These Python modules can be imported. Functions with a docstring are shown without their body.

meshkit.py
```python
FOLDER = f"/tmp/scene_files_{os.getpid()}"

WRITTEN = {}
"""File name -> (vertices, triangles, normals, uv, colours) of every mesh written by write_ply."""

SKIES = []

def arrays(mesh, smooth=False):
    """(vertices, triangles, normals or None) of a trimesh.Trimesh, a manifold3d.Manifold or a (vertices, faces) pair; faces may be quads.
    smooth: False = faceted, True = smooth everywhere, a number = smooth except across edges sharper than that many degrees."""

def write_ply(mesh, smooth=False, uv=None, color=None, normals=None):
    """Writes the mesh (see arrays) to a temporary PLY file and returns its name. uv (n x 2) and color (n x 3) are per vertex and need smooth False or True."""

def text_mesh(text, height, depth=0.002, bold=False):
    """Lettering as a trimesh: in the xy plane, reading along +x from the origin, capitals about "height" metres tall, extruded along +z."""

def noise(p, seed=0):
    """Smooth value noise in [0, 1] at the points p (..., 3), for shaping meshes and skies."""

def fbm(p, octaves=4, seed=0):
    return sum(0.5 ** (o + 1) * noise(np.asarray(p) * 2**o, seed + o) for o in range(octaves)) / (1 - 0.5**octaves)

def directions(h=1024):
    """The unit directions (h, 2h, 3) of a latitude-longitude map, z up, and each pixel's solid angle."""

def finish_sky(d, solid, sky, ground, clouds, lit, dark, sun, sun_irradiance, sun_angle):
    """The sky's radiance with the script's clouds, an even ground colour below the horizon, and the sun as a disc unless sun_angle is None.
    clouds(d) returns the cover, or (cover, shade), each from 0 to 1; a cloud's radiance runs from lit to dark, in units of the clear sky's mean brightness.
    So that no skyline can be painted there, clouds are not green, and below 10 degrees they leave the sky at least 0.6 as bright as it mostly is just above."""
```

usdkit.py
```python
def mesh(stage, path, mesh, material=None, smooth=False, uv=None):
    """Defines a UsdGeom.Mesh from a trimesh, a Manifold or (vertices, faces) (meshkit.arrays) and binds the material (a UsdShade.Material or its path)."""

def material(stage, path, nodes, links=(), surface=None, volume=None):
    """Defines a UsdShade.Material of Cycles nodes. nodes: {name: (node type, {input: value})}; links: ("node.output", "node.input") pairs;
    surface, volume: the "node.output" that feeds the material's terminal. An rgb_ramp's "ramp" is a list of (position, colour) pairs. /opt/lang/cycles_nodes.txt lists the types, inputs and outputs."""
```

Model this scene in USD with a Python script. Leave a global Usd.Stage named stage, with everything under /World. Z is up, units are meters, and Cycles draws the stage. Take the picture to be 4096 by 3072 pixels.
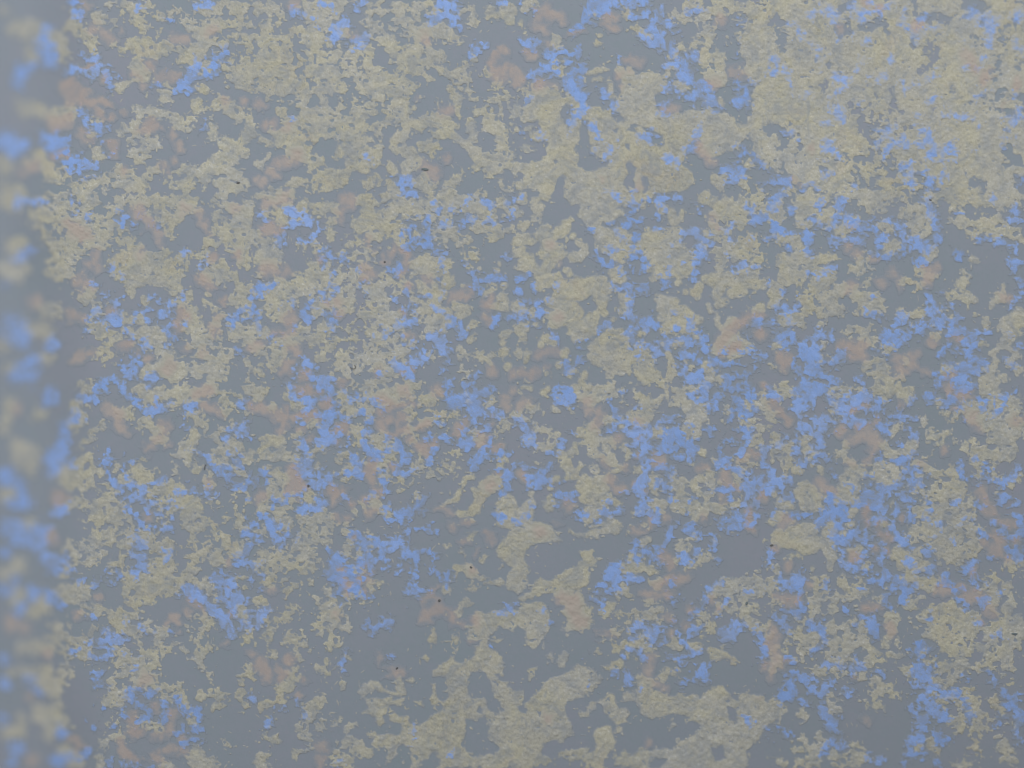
import math, random
import numpy as np, trimesh, usdkit, meshkit
from scipy import ndimage
from pxr import Usd, UsdGeom, UsdLux, Gf, Sdf, Vt

stage = Usd.Stage.CreateInMemory()
UsdGeom.SetStageUpAxis(stage, UsdGeom.Tokens.z)
UsdGeom.SetStageMetersPerUnit(stage, 1.0)
world = UsdGeom.Xform.Define(stage, '/World')
stage.SetDefaultPrim(world.GetPrim())

# ------------------------------------------------------------------ camera, lamps, exposure
DIST = 0.60            # camera height above the panel (m)
STEP = 0.0085           # how far the rear panel lies below the front one (m)
PX = 1e-4              # metres per unit of the trace
HAZE = 0.27            # scatter of the milky air, per metre
cam = UsdGeom.Camera.Define(stage, '/World/camera')
cam.CreateFocalLengthAttr(50.0)
cam.CreateHorizontalApertureAttr(50.0 * 0.4096 / DIST)
cam.CreateVerticalApertureAttr(50.0 * 0.3072 / DIST)
cam.CreateClippingRangeAttr(Gf.Vec2f(0.01, 20.0))
cam.CreateFStopAttr(0.145)
cam.CreateFocusDistanceAttr(DIST)
cam.CreateExposureAttr(0.0)
UsdGeom.Xformable(cam).AddTranslateOp().Set(Gf.Vec3d(0, 0, DIST))

def lamp(name, pos, target, size, power, color):
    l = UsdLux.RectLight.Define(stage, '/World/' + name)
    l.CreateWidthAttr(size[0]); l.CreateHeightAttr(size[1])
    l.CreateIntensityAttr(power); l.CreateColorAttr(Gf.Vec3f(*color))
    m = Gf.Matrix4d(); m.SetLookAt(Gf.Vec3d(*pos), Gf.Vec3d(*target), Gf.Vec3d(0, 1, 0.01))
    UsdGeom.Xformable(l).AddTransformOp().Set(m.GetInverse())
    return l
lamp('window_lamp', (0.26, 0.86, 0.90), (0.0, 0.10, 0), (1.3, 0.9), 4.0, (1.0, 0.995, 0.98))
lamp('fill_lamp', (-0.85, 0.05, 1.25), (0, 0, 0), (1.4, 1.4), 2.2, (0.98, 0.99, 1.0))

# ------------------------------------------------------------------ materials
LOOKS = '/World/Looks/'
def paint(name, ramp, rough, grain, relief, cover=None, big=9.0, stretch=(1, 1, 1), mix=(0.45, 0.28, 0.27), tints=None):
    """Matt paint: colour from noise of two sizes, grain in the relief; cover = (from, to, thin, thick) makes the film thin out towards its rim."""
    n = {'pos': ('geometry', {}),
         'map': ('mapping', {'scale': stretch, 'rotation': (0, 0, 0.5)}),
         'large': ('noise_texture', {'scale': big, 'detail': 3, 'roughness': 0.55}),
         'mid': ('noise_texture', {'scale': 260, 'detail': 5, 'roughness': 0.66, 'distortion': 1.6}),
         'fine': ('noise_texture', {'scale': grain, 'detail': 4, 'roughness': 0.7, 'distortion': 1.2}),
         'm1': ('math', {'math_type': 'multiply_add', 'value2': mix[0]}),
         'm1b': ('math', {'math_type': 'multiply', 'value2': mix[1]}),
         'm2': ('math', {'math_type': 'multiply_add', 'value2': mix[2]}),
         'ramp': ('rgb_ramp', {'ramp': ramp}),
         'height': ('math', {'math_type': 'multiply_add', 'value2': 0.9}),
         'bump': ('bump', {'strength': min(relief, 1.0), 'distance': 0.0006}),
         'p': ('principled_bsdf', {'roughness': rough, 'specular_ior_level': 0.22})}
    l = [('pos.position', 'map.vector'), ('pos.position', 'large.vector'), ('map.vector', 'mid.vector'), ('map.vector', 'fine.vector'),
         ('large.fac', 'm1.value1'), ('mid.fac', 'm1b.value1'), ('m1b.value', 'm1.value3'),
         ('fine.fac', 'm2.value1'), ('m1.value', 'm2.value3'), ('m2.value', 'ramp.fac'),
         ('ramp.color', 'p.base_color'), ('mid.fac', 'height.value1'), ('fine.fac', 'height.value3'), ('height.value', 'bump.height'), ('bump.normal', 'p.normal')]
    if cover is None:
        return usdkit.material(stage, LOOKS + name, n, l, surface='p.BSDF')
    # a thin film lets the colour it lies on come through: 'under' is that colour, 'film' the paint's thickness
    n.update({'film': ('attribute', {'attribute': 'film'}), 'under': ('attribute', {'attribute': 'under'}),
              'wobble': ('math', {'math_type': 'multiply_add', 'value2': cover[4]}),
              'thick': ('map_range', {'range_type': 'smoothstep', 'from_min': cover[0] + cover[4] * 0.5, 'from_max': cover[1] + cover[4] * 0.5, 'to_min': cover[2], 'to_max': cover[3], 'clamp': True}),
              'worn': ('noise_texture', {'scale': cover[6], 'detail': 6, 'roughness': 0.7, 'distortion': 1.2}),
              'wear': ('map_range', {'from_min': 0.36, 'from_max': 0.56, 'to_min': cover[5], 'to_max': 1.0, 'clamp': True}),
              'left': ('math', {'math_type': 'multiply'}),
              'coat': ('mix', {'mix_type': 'mix'})})
    l = [k for k in l if k[1] != 'p.base_color']
    colour = 'ramp.color'
    if tints:
        n.update({'tone': ('noise_texture', {'scale': 42, 'detail': 5, 'roughness': 0.62, 'distortion': 0.5}),
                  'tones': ('rgb_ramp', {'ramp': tints}), 'tinted': ('mix', {'mix_type': 'multiply', 'fac': 1.0})})
        l += [('pos.position', 'tone.vector'), ('tone.fac', 'tones.fac'), ('ramp.color', 'tinted.color1'), ('tones.color', 'tinted.color2')]
        colour = 'tinted.color'
    l += [('mid.fac', 'wobble.value1'), ('film.fac', 'wobble.value3'), ('wobble.value', 'thick.value'),
          ('pos.position', 'worn.vector'), ('worn.fac', 'wear.value'), ('thick.result', 'left.value1'), ('wear.result', 'left.value2'),
          ('left.value', 'coat.fac'), ('under.color', 'coat.color1'), (colour, 'coat.color2'), ('coat.color', 'p.base_color')]
    return usdkit.material(stage, LOOKS + name, n, l, surface='p.BSDF')

GREY = paint('slate_grey', [(0.36, (0.205, 0.264, 0.305)), (0.50, (0.225, 0.266, 0.324)), (0.64, (0.252, 0.268, 0.338))], 0.6, 900, 0.08, big=14)
CREAM = paint('cream_paint', [(0.40, (0.215, 0.212, 0.185)), (0.51, (0.400, 0.390, 0.322)), (0.57, (0.445, 0.434, 0.358)), (0.64, (0.480, 0.470, 0.405)), (0.72, (0.63, 0.63, 0.59))], 0.66, 1300, 0.30, (0.0, 0.15, 0.15, 1.0, 0.14, 0.38, 130), big=18, stretch=(1, 1, 1), mix=(0.24, 0.28, 0.62), tints=[(0.30, (1.0, 0.95, 0.90)), (0.42, (1.03, 1.02, 0.93)), (0.52, (1.0, 1.0, 1.0)), (0.60, (0.95, 0.97, 1.04)), (0.70, (1.03, 1.03, 1.0))])
PINK = paint('pink_paint', [(0.32, (0.405, 0.305, 0.265)), (0.50, (0.442, 0.366, 0.325)), (0.68, (0.47, 0.41, 0.37))], 0.7, 900, 0.25, (0.0, 0.50, 0.0, 0.80, 0.34, 0.55, 90), big=22)
BLUE = paint('blue_paint', [(0.32, (0.150, 0.295, 0.64)), (0.50, (0.225, 0.385, 0.79)), (0.68, (0.315, 0.46, 0.84))], 0.65, 900, 0.25, (0.0, 0.36, 0.0, 1.0, 0.28, 0.30, 110), big=26)
DARK = usdkit.material(stage, LOOKS + 'dark_grit', {'p': ('principled_bsdf', {'base_color': (0.05, 0.052, 0.055), 'roughness': 0.7})}, surface='p.BSDF')
SMUDGE = usdkit.material(stage, LOOKS + 'teal_grit', {'p': ('principled_bsdf', {'base_color': (0.10, 0.14, 0.155), 'roughness': 0.8})}, surface='p.BSDF')
PALE = usdkit.material(stage, LOOKS + 'pale_fleck', {'p': ('principled_bsdf', {'base_color': (0.325, 0.335, 0.33), 'roughness': 0.5})}, surface='p.BSDF')

# ------------------------------------------------------------------ where the paint lies: c cream, p pink, b blue, g bare grey
# @row,column of a tile, then strokes: chains of x,y,radius in tenths of a tile pixel (one unit = 4.63 trace units)
STROKES = """
@0,0
c 12,24,5 30,26,6 50,38,9 55,45,6; b 38,36,6 42,45,6 44,55,5; b 40,24,4; c 25,47,5; b 15,70,7 12,73,4 20,60,5 28,57,4; c 20,93,5 40,97,6 60,98,5; p 45,107,5 58,104,5; p 60,78,9 62,86,6; b 5,122,8 12,130,7 20,126,6; b 42,122,8 55,124,7 48,130,5; c 5,145,5; p 20,150,5; c 3,10,4
c 63,14,4 63,20,5 62,24,4; p 72,8,5 75,5,4; b 65,4,4 66,12,4 72,11,3; c 85,15,4 88,18,5 97,17,3 103,18,1.5; c 93,3,2 96,6,1.5; c 105,6,3 108,9,4 113,9,2 116,6,1.5; c 118,13,5 121,17,5 125,12,3 128,4,3; c 123,20,3 127,25,1; b 120,5,3 124,3,1.5; c 137,15,3 134,20,2; c 150,10,2 160,13,1
b 172,1,3 183,5,3; c 172,7,3 184,11,3 190,5,4 200,4,4 207,8,5; c 193,12,3; c 160,18,3; b 146,16,3; c 163,20,2.5 170,25,4 175,31,5 180,27,6 190,23,5 200,21,4 206,17,4; p 183,27,4; c 200,30,2 204,34,2; c 217,22,2 214,30,3 218,42,3; c 211,41,3; c 137,28,1.5; c 125,30,2 126,34,1.5; p 105,27,2
p 88,28,4 93,32,3 97,36,3; p 80,26,4; c 75,36,4 70,26,3 68,20,2; c 78,38,4 80,42,3
c 100,40,2 108,43,4 115,38,3 122,36,4 130,38,3; c 135,45,5 128,46,4 122,48,4 116,55,4 121,61,5 127,66,4; c 140,40,4 146,42,5; p 150,34,4 160,34,3; c 155,45,5 160,50,7 170,45,6 178,40,4 190,35,4 193,38,3; c 165,55,4 175,57,3 180,60,2; p 140,65,5 150,67,4; p 130,57,4; p 115,66,3 122,68,2; c 118,71,2 108,73,2 100,77,2; p 125,74,2
b 69,42,2 70,50,2.5 78,53,2 82,47,2 85,45,1.5; b 63,61,4 70,62,3 76,64,2 86,59,3.5 92,63,3 97,70,3 94,76,2; p 72,59,2 80,57,2; p 90,68,3
p 65,75,4 72,82,5 70,88,4 80,88,3 90,88,2 95,92,1.5; p 83,96,2 86,102,2; p 95,102,2
b 69,98,3 73,104,4 80,110,4 85,111,3 93,109,2; c 84,104,2
b 193,42,3.5 190,50,4 185,57,4 180,62,4 172,66,4 162,70,5 158,77,4 168,79,2; b 196,53,2; b 173,53,2 168,60,3; c 180,63,1.5; b 137,75,2.5; b 144,60,2; b 150,79,2
c 140,82,4 143,85,3 144,80,2; c 143,73,1.5 148,77,1; c 174,79,3; c 128,82,1.5
c 192,53,1.5 193,60,1.5; c 202,55,3 206,60,4 212,55,4 218,50,5 218,62,6 210,66,5 203,70,4 198,69,3; c 214,72,3
c 185,92,3 190,88,4 197,93,6 203,98,6 207,103,3 212,100,4 218,108,4 215,115,6 210,122,4; c 182,100,2 181,107,2 184,113,3 183,120,1.5; p 193,86,3; p 212,87,3
c 172,93,4 170,90,3 168,97,4 165,104,3 160,106,5 152,103,3 145,100,3; c 135,95,4 140,98,3; c 118,95,2 123,92,2; c 127,96,2 120,100,2 115,107,2; p 130,107,4 125,112,4 122,118,3 135,110,3; c 150,107,2 158,112,3 168,110,2
p 148,117,3; p 155,128,3; p 107,96,2.5; b 177,108,2
c 108,112,3 113,116,2 105,116,2; c 115,122,4 125,122,5 130,126,5 135,124,3 130,132,4 120,135,5 115,130,4
p 98,130,3 96,125,3; c 85,135,3 84,129,2; b 87,123,2; b 93,131,2; p 75,120,5 70,115,4; c 78,118,3
c 195,125,6 205,130,5 200,137,5 190,135,5 185,142,4 178,147,5 195,147,4 205,152,4 175,155,4 165,148,3 155,149,2; c 210,133,3; c 190,122,3; c 210,160,5 200,160,6 190,158,4
c 150,158,3 160,160,6 165,155,4; p 152,140,3; p 140,143,3; c 135,148,4 128,150,3
c 100,145,3 97,152,5 105,155,5 115,152,4 120,158,5 110,160,5; p 107,148,3
c 85,158,6 75,160,5 65,162,4 95,162,5; c 125,163,4; p 145,148,1.5
c 35,135,4 27,140,2; p 30,145,4 25,142,3; c 40,143,4 45,150,5 40,155,3 50,155,4; p 57,132,3 48,134,3; c 57,145,4 60,150,3 55,155,3; b 60,139,4 68,138,4 75,141,4 80,143,3 83,150,2; b 65,148,2 70,146,2; b 74,156,2
@0,1
c 3,5,4 8,8,3 16,5,4 17,10,3 12,11,4 5,9,3; c 20,13,1.2 20,18,1
c 45,5,5 55,4,7 65,6,7 72,3,6 68,12,5 60,12,5 52,10,5 50,17,4 57,20,5 62,22,5; b 57,5,1.5 65,4,2 67,10,2; b 50,17,2 56,25,2; p 32,3,4
b 30,12,1.5 33,9,2 38,9,2.5 40,12,2
c 68,25,5 75,30,4; p 83,31,3
b 76,20,4 72,22,4 70,28,4 65,34,3 66,40,2; b 94,31,3 88,33,3 82,38,2.5; b 94,1,2.5 88,6,1.5
c 105,1,3 100,3,3; c 100,13,4 107,11,3.5 112,10,2; c 98,19,4 105,27,6 111,32,5 116,37,4 124,38,5 118,43,5 122,46,4; c 120,10,2 123,5,3 126,8,4 122,17,4 125,22,5 118,20,3
c 140,5,5 148,6,5 155,10,4; c 139,13,2 138,17,2; c 135,22,4 132,28,3 138,27,5 145,33,4 148,26,5 155,28,5 163,25,4 172,32,3 165,32,3; p 145,33,4
b 160,3,5 170,3,4 165,10,5 155,17,5 152,20,3 161,18,3; b 171,12,3 173,20,3 177,24,2
c 185,5,2 186,12,3 185,18,4 188,21,2 178,10,1.5; c 203,8,3 202,15,2.5 210,12,3 217,17,4 218,8,4; b 207,4,1.5 216,3,2
b 192,42,4 187,46,3 196,38,2
c 190,50,2 185,54,1.5
c 136,44,3 145,44,4 155,47,5 158,53,4 150,55,4 143,57,4 135,60,5 128,65,4 132,52,4 126,47,4 120,50,3; c 148,67,2.5; c 157,58,2.5 163,62,2 170,65,4 180,62,4 183,66,3 175,70,3; c 177,61,1.5
c 169,74,2 172,82,2.5 174,90,3 176,97,2 178,102,1; c 182,92,1; c 178,75,1 184,78,2.5 188,84,1.5 192,87,1; c 186,60,.8
p 208,50,3 203,55,2 206,62,3.5 215,60,4 205,67,2.5 213,68,4; p 215,45,3; c 193,65,1.5 200,66,1.5; c 210,76,3 218,80,4 212,86,3 205,88,2
c 7,27,4 12,26,2; c 3,33,6 10,35,8 20,38,7 15,45,7 25,45,5 5,50,8 15,55,8 25,52,6 30,57,5 10,65,8 22,63,8 32,65,6 18,72,7 30,72,7 40,72,5 45,78,4 48,83,3; c 8,77,5 13,81,3; c 42,86,4 39,91,2 42,97,2
c 33,25,3 40,27,4 47,25,4 50,30,5 45,35,4 55,37,5 60,40,5 52,43,5 47,46,4 55,52,4; c 62,45,5 68,48,5 75,50,6 80,48,4 95,43,4 88,48,3; c 70,55,6 62,58,5 55,60,5 48,60,4 52,65,4 60,68,6 68,68,6 62,75,4; c 76,55,7 85,53,3 78,62,5 85,62,4 90,65,4 98,55,3 100,62,5 97,67,6 105,68,6 110,70,4 103,75,6 95,78,5 105,82,6 100,88,5 115,73,4; g 61,48,3; g 83,74,5 84,80,5 87,87,4
c 97,55,2 98,51,1; c 118,68,1.5 121,71,2; c 125,68,3 128,72,5 120,78,5 130,78,5 125,83,5 118,85,4 133,75,3; c 130,68,4
c 73,75,2 72,82,1.5 75,89,1; c 81,88,2; c 36,52,2 40,56,1
c 23,90,1.5 25,96,3 28,89,2 33,92,1.5; c 60,88,1.5 56,92,1.5; p 4,92,4; p 10,107,4; p 15,106,3
c 60,97,4 53,99,4 45,98,3 63,103,3 58,108,6 50,108,6 42,103,5 60,115,5 52,118,4; c 28,103,4 30,112,5 22,120,6 15,115,3 32,118,4; p 28,110,3; b 32,101,2; c 68,97,3 72,94,3
c 72,105,4 70,115,4 75,118,5 82,115,5 88,118,4 78,109,5 85,98,4 92,98,4 88,103,4 95,107,4 90,110,3; c 97,96,2 103,98,1.5 105,101,1
c 118,90,2 112,97,2 110,95,2; c 140,88,2 137,92,2; c 157,89,2.5; p 167,95,3 160,97,3; p 140,85,1
c 100,110,2 105,105,3 112,103,4 118,102,3; c 105,116,2 103,112,2; c 127,95,6 128,103,5 135,108,4 133,100,3; c 130,115,5 125,120,4 120,126,4; c 140,110,5 148,106,5 155,105,6 165,106,5 172,110,5 165,115,5 155,117,4 172,118,3 178,122,3 185,130,3 190,133,4; c 190,98,3 198,98,3 205,93,3 210,92,3; c 185,108,4 188,115,3 187,122,1.5; c 200,105,4 207,112,5 212,118,5 215,125,5 210,123,4
c 5,122,4 12,125,2; c 22,125,5 30,122,5 38,120,4 42,128,4 30,130,5 45,135,3 47,140,2; c 27,137,1.5; p 35,135,4 32,140,3 20,142,4; p 12,148,4 18,152,3; c 5,143,4 8,137,2; p 5,158,4; c 30,160,3 38,158,3 43,155,3
c 55,138,3 50,142,4 46,148,3; c 75,130,4 72,135,1.5 82,128,4 88,125,4 95,122,4; c 100,127,1.5 105,125,2
c 62,152,5 55,155,4 50,162,4 70,150,4 80,148,4 72,158,5 62,160,5; c 85,135,5 95,135,5 102,130,4 105,135,4 92,142,5 82,142,4 100,142,3; c 115,142,2 117,148,2; c 100,155,3; c 95,160,4; b 95,136,1.5 99,141,1; g 111,150,6 108,158,6
c 125,130,5 132,133,4 130,140,5 138,140,4 130,147,3; c 145,128,4 155,127,3 153,135,2; p 165,137,2; p 145,145,4 155,147,4 150,153,3
c 140,158,5 150,160,5 145,152,4 115,160,4
b 128,153,5 122,157,3 126,163,3 133,160,2
c 195,140,5 205,138,5 212,135,4 200,147,5 210,148,4 213,155,3; c 190,145,2; c 212,128,3; c 168,160,4 172,153,2; c 178,148,2; c 220,160,3
@0,2
c 10,6,4 16,3,4 22,2,3; c 1,10,3; b 7,3,2 19,10,2; p 30,8,4 25,13,4 35,13,4 42,13,3 43,19,2 22,18,3 18,22,2 28,25,1.5 30,30,1.5; c 8,20,1.5 7,25,1; p 50,29,2 57,28,2 61,27,1; b 55,24,2.5; p 30,37,1.5; c 38,35,3 37,39,2; p 14,46,3 20,47,2
b 6,34,2 12,38,4 18,41,4 22,38,2; b 30,46,3 45,45,2.5 52,47,3 57,46,3 60,50,2; b 36,54,2
b 63,7,2.5 66,13,2.5 65,17,1.5; b 75,10,2.5 82,7,3.5 80,2,3; b 71,19,1.5; p 82,13,3 88,14,2 80,18,2; p 84,23,2 89,24,1.5; c 100,12,3 102,16,2; b 70,3,5 85,2,3 100,1,5 115,2,4; b 106,12,2; b 115,12,2
c 70,13,2; c 72,38,1.5 75,31,.8
c 150,5,3 160,3,3; c 140,15,4 150,17,4 148,12,3
b 128,10,3 122,18,3 120,25,4 128,25,4 135,22,4 125,33,5 118,36,4 112,32,2 130,38,4 123,40,3 140,28,3; g 126,23,2.5 135,26,2
c 105,25,2 112,28,3 117,31,2
b 152,11,2 158,9,2 165,8,1.5
c 165,15,5 175,8,5 185,5,6 200,8,6 212,10,6 218,20,5 210,15,5 205,22,4 195,22,3 170,22,5 165,27,4; g 185,12,4 190,18,3; b 198,20,4 206,22,3 208,28,2; p 180,18,4
c 172,32,4 170,38,4 168,45,4 167,55,4 170,65,4 175,70,4 182,68,4 178,50,6 180,58,4; c 187,33,2.5 190,37,2; g 180,30,3 182,40,4 188,42,3; c 180,35,1.5; b 200,35,3 208,37,2.5; c 205,30,4 213,35,4 218,40,4 205,45,4 215,50,3; b 195,46,2.5 200,43,3 210,42,3; p 190,62,3 200,60,3 208,55,4 197,65,2; p 168,72,3 175,72,3
b 137,40,3 136,48,3 142,50,4 150,55,5 148,62,5 152,70,4 142,58,3 133,57,2; b 158,46,3 160,50,2; c 147,43,2.5 140,50,2; c 137,60,3 133,66,2; c 157,36,2.5 160,33,2
c 92,61,3 97,65,3 100,62,2 105,67,3; p 98,53,2 105,53,2.5 111,56,2; p 100,65,3 92,66,3; c 65,64,1.5 72,62,2.5 82,60,2; c 82,52,1.5; c 72,70,1.5 77,69,1.5; b 92,55,1.5 92,52,1.5
b 40,60,3 35,55,2 28,62,4 18,65,3 22,70,2; b 47,57,4 52,62,4 50,68,4 55,75,5 57,82,4 52,78,4 58,87,3; b 60,60,3; b 47,72,3; c 37,57,3 42,55,2; c 43,66,3; g 30,67,2.5
p 3,62,4 7,68,4 5,73,3; c 15,80,4 25,83,5 32,82,5 38,84,4 43,87,3 50,87,3; p 22,75,4 30,76,4 36,74,2; c 28,92,6 22,95,5 15,98,5 12,103,3 25,102,5 32,107,5 35,112,5; b 22,87,2.5 16,88,2; c 0,95,2.5 3,96,3; p 25,88,2
c 40,105,6 45,112,5 40,118,6 45,123,6 35,122,5 30,118,4 18,118,4 22,124,4; b 23,116,2.5 28,117,1.5; b 37,114,1.5; b 9,115,1.5; b 46,135,1.5
g 46,97,5.5 50,102,5 47,107,3; b 58,92,3 62,95,4 57,99,5 53,104,4.5 51,110,3 51,118,2 54,122,2; c 65,93,2.5 58,91,2
c 72,95,4 75,100,4 80,105,5 87,104,5 90,108,4; c 58,120,2.5; g 63,107,3; b 69,105,2.5 70,112,2.5 74,118,2 76,123,1.5; c 65,105,1.5
c 83,73,2.5 85,78,3 88,81,2.5; c 100,70,5 110,68,4 118,66,4 105,78,5 97,76,3 100,85,5 95,90,4 97,97,4 100,102,5 107,92,6 115,85,5 118,92,6 112,100,6 120,100,5 105,105,4 113,108,4; p 96,78,3 110,80,3; b 109,82,2; b 77,76,2.5 82,80,2 85,86,2 90,90,2; c 83,93,4; g 92,103,4
c 118,72,6 125,68,4 128,75,3
b 134,74,4 140,72,3 133,82,3 128,90,3 142,82,2; c 142,73,3 148,76,3; g 127,84,4 140,84,4
c 130,110,4 137,105,4 143,102,4 140,112,4 137,120,4 134,116,3; b 127,97,2 130,105,2 127,110,2; b 135,102,2; g 147,107,4 145,117,4 142,128,6; p 130,95,2 140,94,2
b 148,82,4 155,87,4 163,75,3 165,82,4 170,88,4 178,90,3 183,97,4 175,100,5 168,98,4 172,85,4 160,70,2.5; b 195,72,3 200,78,4 205,85,4 195,88,4 205,92,3; b 210,70,3; c 181,87,3.5; g 192,78,4; c 213,82,5 218,90,4 215,75,3
c 150,100,3 158,98,3 165,97,2; c 165,108,6 172,112,6 168,120,5 178,117,5 185,113,5 190,118,5 185,125,5 175,125,5 172,132,4 165,128,4 195,118,4 200,112,4; c 183,102,4 190,105,4; g 180,107,4; b 175,127,1.5; b 190,125,1.5; p 160,122,3 162,130,2 168,136,2 174,141,1.5
b 165,100,2 160,108,4 155,115,4 153,122,4 148,118,2 152,128,5 148,134,3 142,132,2; b 133,137,5 138,138,4 135,130,2; b 131,127,1; c 145,137,3
c 205,110,3 212,112,4 212,122,3 215,130,3; b 200,130,3 208,135,3 213,140,4 218,145,3; b 185,147,4 190,150,4 200,148,3 188,157,3 195,145,3; b 215,160,3; c 175,155,4 180,160,4 183,152,3; c 203,142,2; c 202,158,4
c 10,140,4 20,140,4 28,135,5 30,127,4 38,130,5 45,135,5 50,142,5 40,142,6 30,147,5 22,150,5 12,150,4 30,155,5; c 55,147,5 60,153,5 55,158,5 48,155,4 65,148,4 70,155,5 65,162,5; g 45,158,5 44,154,3; g 62,130,6 66,138,5 70,145,4 75,138,5; g 65,128,5 66,137,6 72,145,5 80,138,4 73,135,6; c 78,125,5 85,120,5 88,127,5 95,125,6 100,118,6 90,113,4; g 90,114,2; g 99,126,3; c 85,148,5 78,150,4 80,157,5 90,140,5 100,135,5 110,130,5 120,128,4 115,137,5 108,142,5 95,145,5 90,155,4; b 111,117,3 118,119,3 123,116,2; b 73,130,2 83,135,2.5 88,127,1.5; c 62,116,2 68,123,3 72,127,3
g 103,113,4 110,110,4; c 108,113,2; c 112,122,5 122,124,4
g 100,147,3 102,155,4 100,162,4; p 108,155,2 110,160,2; g 115,158,3
c 120,145,6 130,142,5 125,152,6 135,152,6 145,148,6 150,153,5 140,158,5 128,160,5 118,155,3; b 125,147,1.5; p 78,153,2.5
g 15,158,5; c 8,160,4; c 2,142,4; g 5,155,4; c 10,128,2 15,129,2 20,129,1; c 2,132,2; c 13,110,3
@0,3
c 20,40,45; c 60,42,48; c 105,40,44; c 150,45,50; c 200,40,44; c 25,110,42; c 70,118,40; c 112,122,38; c 155,118,40; c 195,120,36; c 30,150,10 45,155,9; c 60,158,10 75,165,6; c 110,160,8; c 160,155,9 175,165,8; c 200,160,10
g 8,10,4 5,15,5 10,20,5 8,27,3 12,33,4 13,42,3; b 20,20,3 24,25,3 28,31,3; b 35,15,3 40,12,2; b 50,8,5 60,18,4 57,20,4; g 70,4,6 65,7,4; b 75,8,5 80,12,4 88,8,5 95,10,4 85,15,4; g 68,15,3; p 85,2,3; p 95,6,3; b 105,3,4; g 92,17,5 98,20,5 85,22,4 80,25,4; g 62,28,6 70,26,5; p 62,26,3; b 62,35,3 72,32,3; b 85,37,3; g 103,28,3
b 117,8,2 118,22,4 122,26,3 128,32,4 135,28,3 142,25,3 148,22,3; g 127,10,4 135,15,4 148,15,4 155,17,4; p 130,22,4; b 133,16,3; g 125,38,3.5; g 140,36,3 140,48,4 145,53,3 138,60,3 130,60,2
g 172,3,6 185,5,6 178,13,4 165,17,3; b 175,12,5 185,17,5 195,18,6 192,27,6 197,32,4 190,38,5; b 180,15,3; g 185,20,3; g 181,34,4; b 170,36,2; b 215,15,5 218,10,4; b 213,35,4 218,42,4; g 207,22,3 203,35,3
p 172,48,4 175,53,4 178,58,3; b 170,60,2; b 182,57,2 186,50,2; g 195,60,5 200,55,4 192,68,4 205,65,3; g 215,58,4; p 185,68,3 190,62,3; p 215,73,4
b 40,40,2 43,45,4 47,52,4 52,48,2; b 45,60,2; g 46,50,2; b 5,52,4 12,58,4 3,62,4; b 16,65,3 18,72,2 20,77,2; g 53,58,2.5; b 60,68,5 70,66,4 65,75,4 62,78,3; b 75,62,2 78,58,2; g 63,62,2; b 81,50,1.5 80,55,1.5; b 105,53,3; b 87,67,2; b 95,70,3 102,68,3; b 117,73,3 118,78,2 125,72,3 135,70,2 140,68,2 146,65,1.5
g 46,74,3.5 48,72,3 44,77,1.5; g 38,76,1; b 32,82,2.5 36,82,2; b 58,82,4 57,90,4 60,98,5 65,103,4 62,92,3; g 58,86,2.5; b 45,108,2.5 52,106,2
g 75,88,1.5 79,95,3 82,103,4 85,112,4 87,120,4 90,127,4 92,135,4 85,137,5 78,140,4 72,135,3 66,132,3; g 90,100,4 92,108,2; g 88,92,1; b 80,90,2
g 108,78,2.5 108,86,3 110,93,4 113,97,3; g 117,110,4; c 115,88,1; g 102,105,5
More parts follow.
